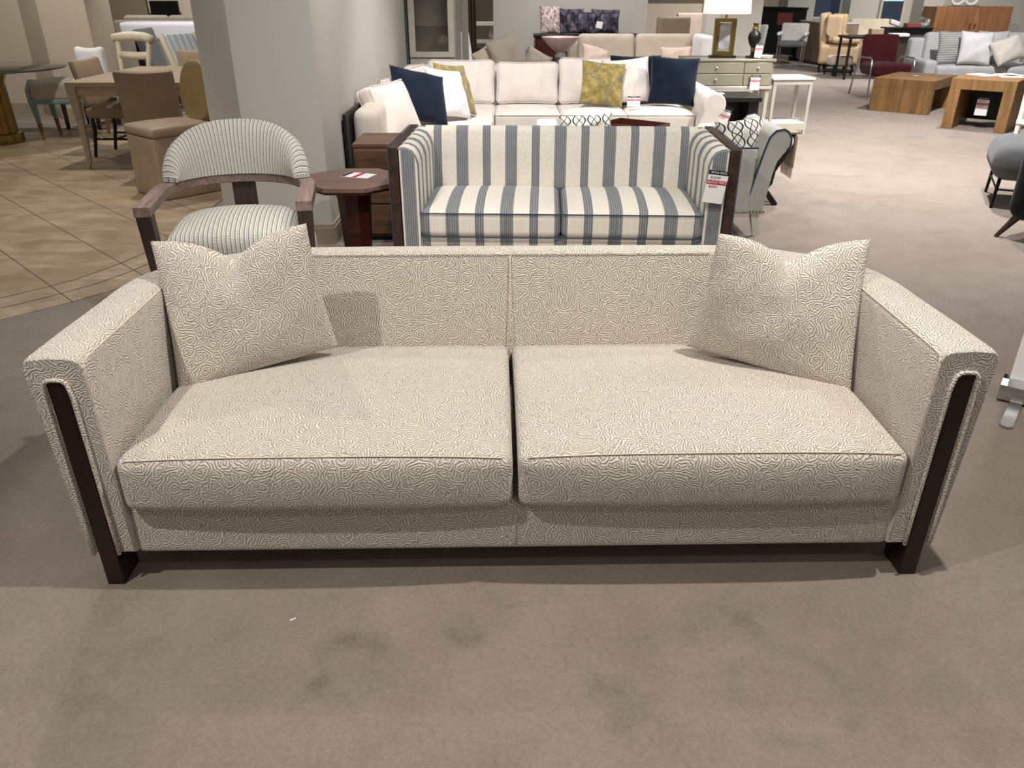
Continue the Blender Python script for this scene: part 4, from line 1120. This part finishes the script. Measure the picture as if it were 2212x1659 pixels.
bp('pillow', 'tall beige pillow standing on the chair behind the sectional', (.02, 9.75, .51), .40, .46, .18, R(25), R(8), 'beige', R(18), CG)
bp('pillow', 'small beige pillow leaning left on the chair behind the sectional', (-.22, 9.80, .51), .32, .34, .14, R(40), R(10), 'cream', R(22), CG)
bp('pillow', 'beige pillow slumped right on the chair behind the sectional', (.20, 9.80, .51), .34, .30, .14, R(-30), R(15), 'beige', R(-22), CG)
bw = thing('footed_bowl', 'pink glass bowl on a grey pedestal behind the sectional', 'bowl', (.57, 10.0, .62))
MB().lathe([(.09, 0), (.09, .02), (.05, .05), (.045, .12), (.07, .15), (.05, .20)], 24).build('pedestal', 'greystone', bw)
MB().lathe([(.05, .20), (.10, .235), (.17, .30), (.225, .362), (.228, .366), (.215, .362), (.16, .31), (.09, .25), (.02, .235)], 40).build('bowl', 'pinkglass', bw, smooth=60)
bwt = thing('lamp_table', 'dark red side table carrying the pink footed bowl', 'side table', (.57, 10.0, 0))
MB().lathe([(.21, .59), (.22, .60), (.22, .615), (.21, .619)], 32).build('tabletop', 'redwood', bwt); MB().lathe([(.16, 0), (.15, .03), (.04, .08), (.035, .5), (.08, .59)], 20).build('pedestal', 'redwood', bwt)
slab_sofa('beige_sofa', 'beige two-cushion sofa standing behind the white sectional', (1.58, 10.75, 0), 0, 1.72, .9, .48, .95, 'beige', 2, .64, .12)
bp('pillow', 'blush pillow at the right end of the beige sofa', (2.04, 10.52, .52), .40, .33, .14, R(-8), R(16), 'blush', R(2))
bp('pillow', 'blush pillow slumped at the left end of the beige sofa', (1.05, 10.50, .52), .38, .32, .14, R(30), R(30), 'blush', R(-18))
tw = thing('throw', 'white throw draped over the right arm of the beige sofa', 'throw', (2.36, 10.60, 0))
MB().rbox((.0, 0, .80), (.16, .5, .36), .04).build('cloth', 'white', tw, smooth=180)
dk = thing('dark_console', 'long dark console under the floral pillows against grey wall', 'console', (1.08, 12.55, 0))
MB().box(-.75, .75, -.25, .25, .06, .86).build('body', 'redwood', dk, bevel=.004); MB().box(-.77, .77, -.27, .27, .86, .89).build('top', 'black', dk)
for k in range(3): MB().box(-.73 + .49 * k, -.25 + .49 * k, -.265, -.25, .12, .82).build('door', 'redwood', dk, bevel=.003)
MB().box(-.7, .7, -.22, .22, 0, .06).build('plinth', 'black', dk)
M['floral'] = blotch('dark_floral_print', [(.38, hx('#1d1c24')), (.5, hx('#4a4757')), (.6, hx('#77727e')), (.68, hx('#b07a5a'))], 9)
M['snow'] = blotch('blush_speckle', [(.42, hx('#9d8480')), (.52, hx('#d8c8c6')), (.65, hx('#efe6e6'))], 26)
FG = 'pillows lined up on the dark console'
bp('pillow', 'blush speckled pillow at the left end of the dark console', (.55, 12.42, .892), .30, .38, .13, R(12), R(8), 'snow', 0, FG)
bp('pillow', 'dark floral pillow behind, second from the left on the dark console', (.86, 12.56, .892), .36, .34, .12, 0, R(8), 'floral', 0, FG)
bp('pillow', 'dark floral pillow in front, leaning on its neighbours on the console', (1.00, 12.40, .892), .36, .30, .12, R(-12), R(14), 'floral', R(-4), FG)
bp('pillow', 'dark floral pillow at the right end of the dark console, white tag on it', (1.34, 12.50, .892), .42, .33, .12, R(-4), R(9), 'floral', R(-1), FG)
wtg = MB().box(-.045, .045, -.001, .001, -.045, .045).build('price_tag', 'paper', None); wtg.location = (1.25, 12.37, 1.02); wtg.rotation_euler = (R(-12), R(10), 0); tag(wtg, 'small square white tag on the right dark floral pillow', 'tag')

# ------------------------------------------------------------------ beyond the pier
hwl = MB().box(-.9, .9, -.06, .06, 0, 1.22).build('half_wall', 'wall_warm', None, smooth=0); hwl.location = (2.75, 16.8, 0); hwl['kind'] = 'structure'; hwl.name = 'wall_partition'
oc_ = thing('square_armchair', 'olive-brown square armchair beyond the beige sofa', 'armchair', (2.38, 13.6, 0), R(25))
MB().rbox((0, 0, .32), (.62, .62, .36), .03).build('base', 'taupe_leather', oc_, smooth=180); MB().rbox((0, -.27, .68), (.60, .10, .84), .04).build('backrest', 'taupe_leather', oc_, smooth=180)
for sg in (-1, 1): MB().rbox((sg * .28, 0, .5), (.08, .6, .36), .03).build('arm', 'taupe_leather', oc_, smooth=180)
for x in (-.24, .24):
    for y in (-.24, .24): MB().bar((x, y, 0), (x, y, .15), .03, .03, .04, .04).build('leg', 'walnut', oc_)
pc = thing('square_chair', 'blush high-backed chair beside the lamp pier, behind the beige sofa', 'chair', (3.10, 14.6, 0), R(5))
MB().rbox((0, 0, .42), (.56, .56, .14), .04).build('seat', 'white', pc, smooth=180); MB().rbox((0, .25, .78), (.52, .10, .66), .03).build('backrest', 'blush', pc, smooth=180)
for x in (-.24, .24):
    for y in (-.24, .24): MB().bar((x, y, 0), (x, y, .36), .03, .03, .04, .04).build('leg', 'walnut', pc)
fw = thing('folding_barrier', 'long black barrier panel with a red notice, right of the lamp', 'barrier', (6.12, 20.15, 0), R(-62))
MB().box(-.9, .9, -.03, .03, .1, 1.05).build('panel', 'black_fab', fw); MB().box(-.92, .92, -.045, .045, 1.05, 1.1).build('rail', 'black', fw)
for x in (-.8, .8): MB().box(x - .03, x + .03, -.2, .2, 0, .1).build('foot', 'black', fw)
MB().box(.1, .55, -.036, -.03, .72, .98).build('notice', 'brick', fw)
c1 = dining_chair('white-shelled grey chair right of the vase', (3.35, 12.6, 0), R(-50), 'greyfab', 'chrome', .5, .48, .45, 1.0, None, False, 'side_chair')
c2 = thing('armchair', 'grey round-arm chair with chrome legs left of the long sideboard', 'armchair', (5.98, 18.3, 0), R(-25))
MB().rbox((0, 0, .42), (.55, .55, .12), .05).build('seat', 'charcoal', c2, smooth=180); MB().rbox((0, .24, .62), (.56, .09, .40), .04).build('backrest', 'greyfab', c2, smooth=180)
for sg in (-1, 1):
    MB().rbox((sg * .27, 0, .62), (.06, .5, .07), .03).build('arm', 'white', c2, smooth=180)
    for y in (-.22, .22): MB().bar((sg * .25, y, 0), (sg * .25, y, .6), .02, .02).build('leg', 'chrome', c2)
sb = thing('sideboard', 'long taupe wood sideboard behind the butterscotch wing chair', 'sideboard', (6.82, 18.6, 0), R(-83))
MB().box(-.75, .75, -.28, .28, .05, .82).build('body', 'taupewood', sb, bevel=.006)
MB().box(-.77, .77, -.3, .3, .82, .85).build('top', 'trimwhite', sb)
for k in range(2): MB().box(-.73 + .74 * k, -.01 + .74 * k, -.295, -.28, .08, .80).build('door', 'taupewood', sb, bevel=.004)
MB().box(-.7, .7, -.24, .24, 0, .05).build('plinth', 'black', sb)
wg = thing('wing_chair', 'butterscotch leather wing chair in side view, upper right', 'armchair', (6.42, 16.7, 0), R(62))
MB().rbox((0, -.02, .34), (.72, .72, .36), .06).build('base', 'wing', wg, smooth=180)
MB().rbox((0, -.08, .50), (.50, .56, .14), .05).build('seat_cushion', 'wing', wg, smooth=180)
T = Matrix.Translation((0, .28, .40)) @ Matrix.Rotation(R(-8), 4, 'X')
MB().rbox((0, 0, .33), (.62, .14, .68), .05, None, 8, 3, T).build('backrest', 'wing', wg, smooth=180)
for sg in (-1, 1):
    MB().rbox((sg * .32, .14, .80), (.10, .30, .48), .05, lambda p: p + Vector((0, -.08 * (p.z < -.1), 0)), 8).build('wing', 'wing', wg, smooth=180)
    MB().rbox((sg * .34, -.12, .60), (.13, .52, .13), .06).build('arm', 'wing', wg, smooth=180)
    for y in (-.3, .28): MB().tube([(sg * .28, y, .18), (sg * .31, y * 1.06, .08), (sg * .30, y, 0)], [.03, .025, .02], 8).build('leg', 'black', wg)
bp('pillow', 'cream lumbar pillow upright in the butterscotch wing chair', (6.30, 16.62, .575), .38, .40, .12, R(62), R(8), 'blush')
fs = thing('footstool', 'small pink footstool on black cabriole legs before the wing chair', 'footstool', (6.22, 16.1, 0), R(10))
MB().rbox((0, 0, .26), (.40, .34, .18), .06).build('seat', 'blush', fs, smooth=180)
for x in (-.17, .17):
    for y in (-.13, .13): MB().tube([(x, y, .19), (x * 1.15, y * 1.15, .10), (x * 1.1, y * 1.1, 0)], [.025, .018, .018], 8).build('leg', 'black', fs)
slab_sofa('cream_sofa', 'cream slipcovered sofa behind the wing chair', (8.15, 19.6, 0), R(-10), 1.2, .9, .45, .84, 'cream', 1, .6)
dsk = thing('desk', 'dark writing desk behind the maroon chair', 'desk', (6.85, 15.5, 0), R(-4))
MB().box(-.85, .72, -.32, .32, .68, .72).build('top', 'black', dsk, bevel=.004)
MB().box(-.05, .70, -.30, .28, .10, .68).build('pedestal', 'brown', dsk, bevel=.004)
MB().box(-.82, -.78, -.30, -.26, 0, .68).build('leg', 'black', dsk); MB().box(-.82, -.78, .26, .30, 0, .68).build('leg', 'black', dsk); MB().box(.701, .74, -.30, .3, 0, .679).build('side_panel', 'black', dsk)
dd_ = MB().box(.25, .62, -.312, -.30, .50, .64).build('drawer', 'black', dsk, bevel=.003); MB().box(.36, .52, -.326, -.312, .555, .585).build('handle', 'silver', dd_)
bxx = MB().rbox((0, 0, .06), (.22, .16, .12), .01).build('box', 'tan', None); bxx.location = (6.55, 15.5, .721); tag(bxx, 'small tan box on the dark writing desk', 'box')
bkx = MB().box(-.15, .15, -.1, .1, 0, .04).build('paper_stack', 'paper', None); bkx.location = (6.95, 15.45, .721); tag(bkx, 'stack of white papers on the dark writing desk', 'papers')
crd = thing('credenza', 'black credenza in front of the far windows', 'credenza', (8.35, 18.2, 0))
MB().box(-.45, .40, -.25, .25, .05, .72).build('body', 'black', crd); MB().box(-.47, .42, -.27, .27, .72, .75).build('top', 'black', crd)
for k in range(2): MB().box(-.43 + .42 * k, -.03 + .42 * k, -.265, -.25, .08, .70).build('door', 'black', crd, bevel=.003)
MB().box(-.4, .36, -.22, .22, 0, .05).build('plinth', 'black', crd)
rb_ = MB().rbox((0, 0, .04), (.28, .2, .08), .01).build('box', 'brick', None); rb_.location = (8.40, 18.15, .751); tag(rb_, 'flat reddish box on the black credenza', 'box')
gv = MB().lathe([(.05, 0), (.11, .06), (.12, .12), (.09, .18), (.05, .2)], 20).build('globe_vase', 'clear', None); gv.location = (8.64, 18.15, .751); tag(gv, 'round glass vase at the right of the black credenza', 'vase')
wpl = MB().rbox((0, 0, .05), (.2, .14, .10), .03, lambda p: p + Vector((0, 0, p.x * -.3))).build('folded_card', 'paper', None); wpl.location = (8.02, 18.15, .785); tag(wpl, 'white folded card at the left of the black credenza', 'card')

# maroon chair
mr = thing('lounge_chair', 'maroon wool armchair on slim steel frame, behind the wood tables', 'armchair', (5.62, 12.75, 0), R(-2))
MB().rbox((.0, -.05, .40), (.56, .58, .17), .05, crown(.17, .28, .29, .02)).build('seat', 'maroon', mr, smooth=180)
T = Matrix.Translation((-.02, .23, .40)) @ Matrix.Rotation(R(-10), 4, 'X')
MB().rbox((0, 0, .22), (.52, .10, .50), .03, None, 8, 3, T).build('backrest', 'maroon', mr, smooth=180)
for sg in (-1, 1):
    MB().tube([(sg * .31, -.36, 0), (sg * .31, -.30, .40), (sg * .31, -.27, .54), (sg * .31, -.23, .57), (sg * .31, .22, .56), (sg * .31, .28, .52), (sg * .31, .42, 0)], .012, 8).build('side_frame', 'chrome', mr, smooth=180)
MB().tube([(-.31, -.31, .30), (.31, -.31, .30)], .01, 6).build('cross_bar', 'chrome', mr)
# wood tables
def slab_table(label, loc, rot, w_, d_, h_, t_, mat):
    t = thing('slab_table', label, 'coffee table', loc, rot)
    MB().box(-w_ / 2, w_ / 2, -d_ / 2, d_ / 2, h_ - t_, h_).build('tabletop', mat, t, bevel=.004)
    return t
ta = slab_table('low honey oak waterfall coffee table in front of maroon chair', (5.50, 11.45, 0), R(-41), .76, 1.05, .42, .12, 'honey')
MB().box(-.38, .38, -.525, -.40, 0, .2999).build('leg', 'honey', ta, bevel=.004); MB().box(-.38, .38, .40, .525, 0, .2999).build('leg', 'honey', ta, bevel=.004)
tb2 = slab_table('taller honey oak arch-fronted table at the right, price card beneath', (5.62, 9.85, 0), R(-40), .68, .72, .56, .12, 'honey')
MB().box(-.34, -.22, -.36, .36, 0, .4399).build('leg', 'honey', tb2, bevel=.004); MB().box(.22, .34, -.36, .36, 0, .4399).build('leg', 'honey', tb2, bevel=.004)
bkp = MB().box(-.2199, .2199, .30, .33, .05, .4399).build('back_panel', 'black', tb2)
price_tag('white price card with red print under the arch of the oak table', (5.52, 9.72, .25), R(-40), .13, .20, None, R(0), False)
dsk2 = MB().lathe([(.03, 0), (.055, .005), (.05, .012)], 20).build('coaster', 'greystone', None); dsk2.location = (5.48, 11.42, .421); tag(dsk2, 'round grey coaster on the low honey oak table', 'coaster')
MG = 'magazines on the taller oak table'
for k, (x, y, r) in enumerate(((5.63, 10.05, 20), (5.85, 9.9, -15), (5.95, 10.05, 5))):
    m_ = MB().box(-.12, .12, -.15, .15, 0, .008).build('magazine', 'paper', None); m_.location = (x, y, .561); m_.rotation_euler = (0, 0, R(r))
    tag(m_, ('white magazine at the left of the taller oak table top', 'white magazine in the middle of the taller oak table top', 'white magazine at the right of the taller oak table top')[k], 'magazine', MG)
# grey sofa and pillows
slab_sofa('grey_sofa', 'pale grey-blue sofa in front of the cherry cabinet, far right', (7.15, 12.55, 0), R(-6), 2.3, .95, .47, .88, 'greyblue', 2, .56, .18)
GG = 'pillows on the pale grey-blue sofa'
M['knit'] = None
n_ = NT('grey_knit_rib'); s_ = n_.sep(n_.coord('UV')); k_ = n_.math('SINE', n_.math('MULTIPLY', s_[1], 200)); n_.bump(k_, .6, .01)
M['knit'] = n_.fin(n_.ramp(k_, [(.2, hx('#a9aaa9')), (.8, hx('#c3c4c3'))]), .9)
bp('pillow', 'ribbed grey pillow at the left end of the pale grey-blue sofa', (6.45, 12.40, .49), .50, .46, .16, R(-4), R(14), 'knit', 0, GG)
bp('pillow', 'square white pillow in front of the ribbed grey pillow', (6.62, 12.16, .49), .46, .46, .15, R(-6), R(18), 'white', R(-3), GG)
bp('pillow', 'grey pillow behind and right of the square white pillow', (6.98, 12.38, .49), .44, .46, .15, R(-4), R(12), 'greyblue', 0, GG)
bp('pillow', 'white pillow tipped sideways, right part of the grey-blue sofa', (7.12, 12.02, .49), .50, .36, .17, R(10), R(30), 'ivory', R(16), GG)
bp('pillow', 'white pillow at the right frame edge on the grey-blue sofa', (7.48, 12.1, .49), .44, .44, .15, R(-10), R(18), 'white', R(-8), GG)
# cherry cabinet with ring sculpture
cb = thing('cherry_cabinet', 'cherry wood two-door cabinet on the far right wall', 'cabinet', (10.72, 20.5, 0), R(4))
MB().box(-.92, .92, -.3, .3, .06, 1.10).build('body', 'cherry', cb, bevel=.006)
for x0, x1, hx0 in ((-.93, -.01, -.06), (.01, .90, .06)):
    d = MB().box(x0, x1, -.318, -.3, .10, 1.07).build('door', 'cherry', cb, bevel=.004)
    MB().rbox((hx0, -.33, .70), (.04, .03, .12), .014).build('handle', 'brass', d)
MB().box(-.9, .87, -.27, .27, 0, .06).build('plinth', 'black', cb)
rg = thing('ring_sculpture', 'white double-ring sculpture on the cherry cabinet', 'sculpture', (10.60, 20.5, 1.10))
for x in (-.16, .16):
    MB().tube([(x + .15 * math.cos(a), 0, .19 + .15 * math.sin(a)) for a in [2 * PI * k / 32 for k in range(32)]], .035, 10, True).build('ring', 'white', rg, smooth=180)
MB().box(-.34, .34, -.08, .08, 0, .012).build('base', 'black', rg)
# pouf chair, black chair, cream chair right edge
pf = thing('pouf_stool', 'charcoal rounded pouf seat on thin black legs, right edge', 'stool', (4.02, 6.10, 0), R(-25))
MB().rbox((0, 0, .34), (.70, .72, .27), .12, lambda p: Vector((p.x, p.y, p.z)), 10, 5).build('seat', 'charcoal', pf, smooth=180)
for x in (-.27, .27):
    for y in (-.28, .28): MB().tube([(x, y, .23), (x * 1.04, y * 1.04, 0)], [.014, .011], 8).build('leg', 'blackmetal', pf)
    MB().tube([(x * 1.02, -.285, .14), (x * 1.02, .285, .14)], .007, 6).build('stretcher', 'blackmetal', pf)
MB().tube([(-.275, -.285, .14), (.275, -.285, .14)], .007, 6).build('stretcher', 'blackmetal', pf)
bk3 = thing('wing_armchair', 'black velvet armchair on tapered wood legs, cut by the right frame edge', 'armchair', (3.71, 5.06, 0), R(-60))
def blk(p):
    return Vector((p.x * (1 - .10 * (p.z < 0)), p.y, p.z))
MB().rbox((0, 0, .43), (.68, .66, .62), .10, lambda p: Vector((p.x, p.y, p.z)), 8, 4).build('body', 'black_fab', bk3, smooth=180)
MB().rbox((0, .26, .50), (.64, .14, .50), .06).build('backrest', 'black_fab', bk3, smooth=180)
for x in (-.26, .26):
    for y in (-.26, .26): MB().tube([(x, y, .15), (x * 1.28, y * 1.28, 0)], [.028, .013], 8).build('leg', 'walnut', bk3)
cr = thing('spindle_armchair', 'white wooden armchair with ivory seat cushion, right edge by oak table', 'armchair', (5.40, 8.0, 0), R(-65))
MB().rbox((0, 0, .40), (.56, .56, .13), .04, crown(.13, .28, .28, .03)).build('seat_cushion', 'cream', cr, smooth=180)
MB().box(-.30, .30, -.30, .30, .29, .335).build('seat_frame', 'trimwhite', cr, bevel=.004)
for sg in (-1, 1):
    MB().rbox((sg * .29, 0, .62), (.06, .58, .045), .02).build('arm', 'trimwhite', cr, smooth=180)
    for y in (-.27, .27): MB().bar((sg * .28, y, 0), (sg * .28, y, .60), .035, .035, .045, .045).build('leg', 'trimwhite', cr)
MB().rbox((0, .26, .62), (.56, .08, .42), .03).build('backrest', 'cream', cr, smooth=180)
# roll-up banner
bn = thing('rollup_banner', 'white roll-up banner in a grey metal base at the right frame edge', 'banner', (2.33, 2.61, 0), R(-38))
cas = MB()
pr = [(-.055, .0), (.055, .0), (.06, .03), (.05, .06), (.02, .078), (-.02, .078), (-.05, .06), (-.06, .03)]
cas.loft([[(x, y, z + .012) for y, z in pr] for x in (-.42, -.41, .41, .42)], flip=True)
cas.build('base', 'chrome', bn, smooth=30)
MB().box(-.40, .40, -.003, .003, .085, 2.0).build('banner_sheet', 'paper', bn, smooth=0)
MB().box(-.40, .40, -.008, .008, 2.0, 2.03).build('top_rail', 'chrome', bn)
MB().tube([(0, .03, .08), (0, .03, 2.0)], .008, 8).build('pole', 'chrome', bn)
for x in (-.35, .35):
    fp = [(x - .022, -.275), (x - .012, -.29), (x + .012, -.29), (x + .022, -.275), (x + .022, .24), (x - .022, .24)]
    MB().prism(fp, .002, .011).build('foot', 'chrome', bn)
MB().rbox((-.415, 0, .09), (.012, .02, .02), .004).build('end_clip', 'black', bn)
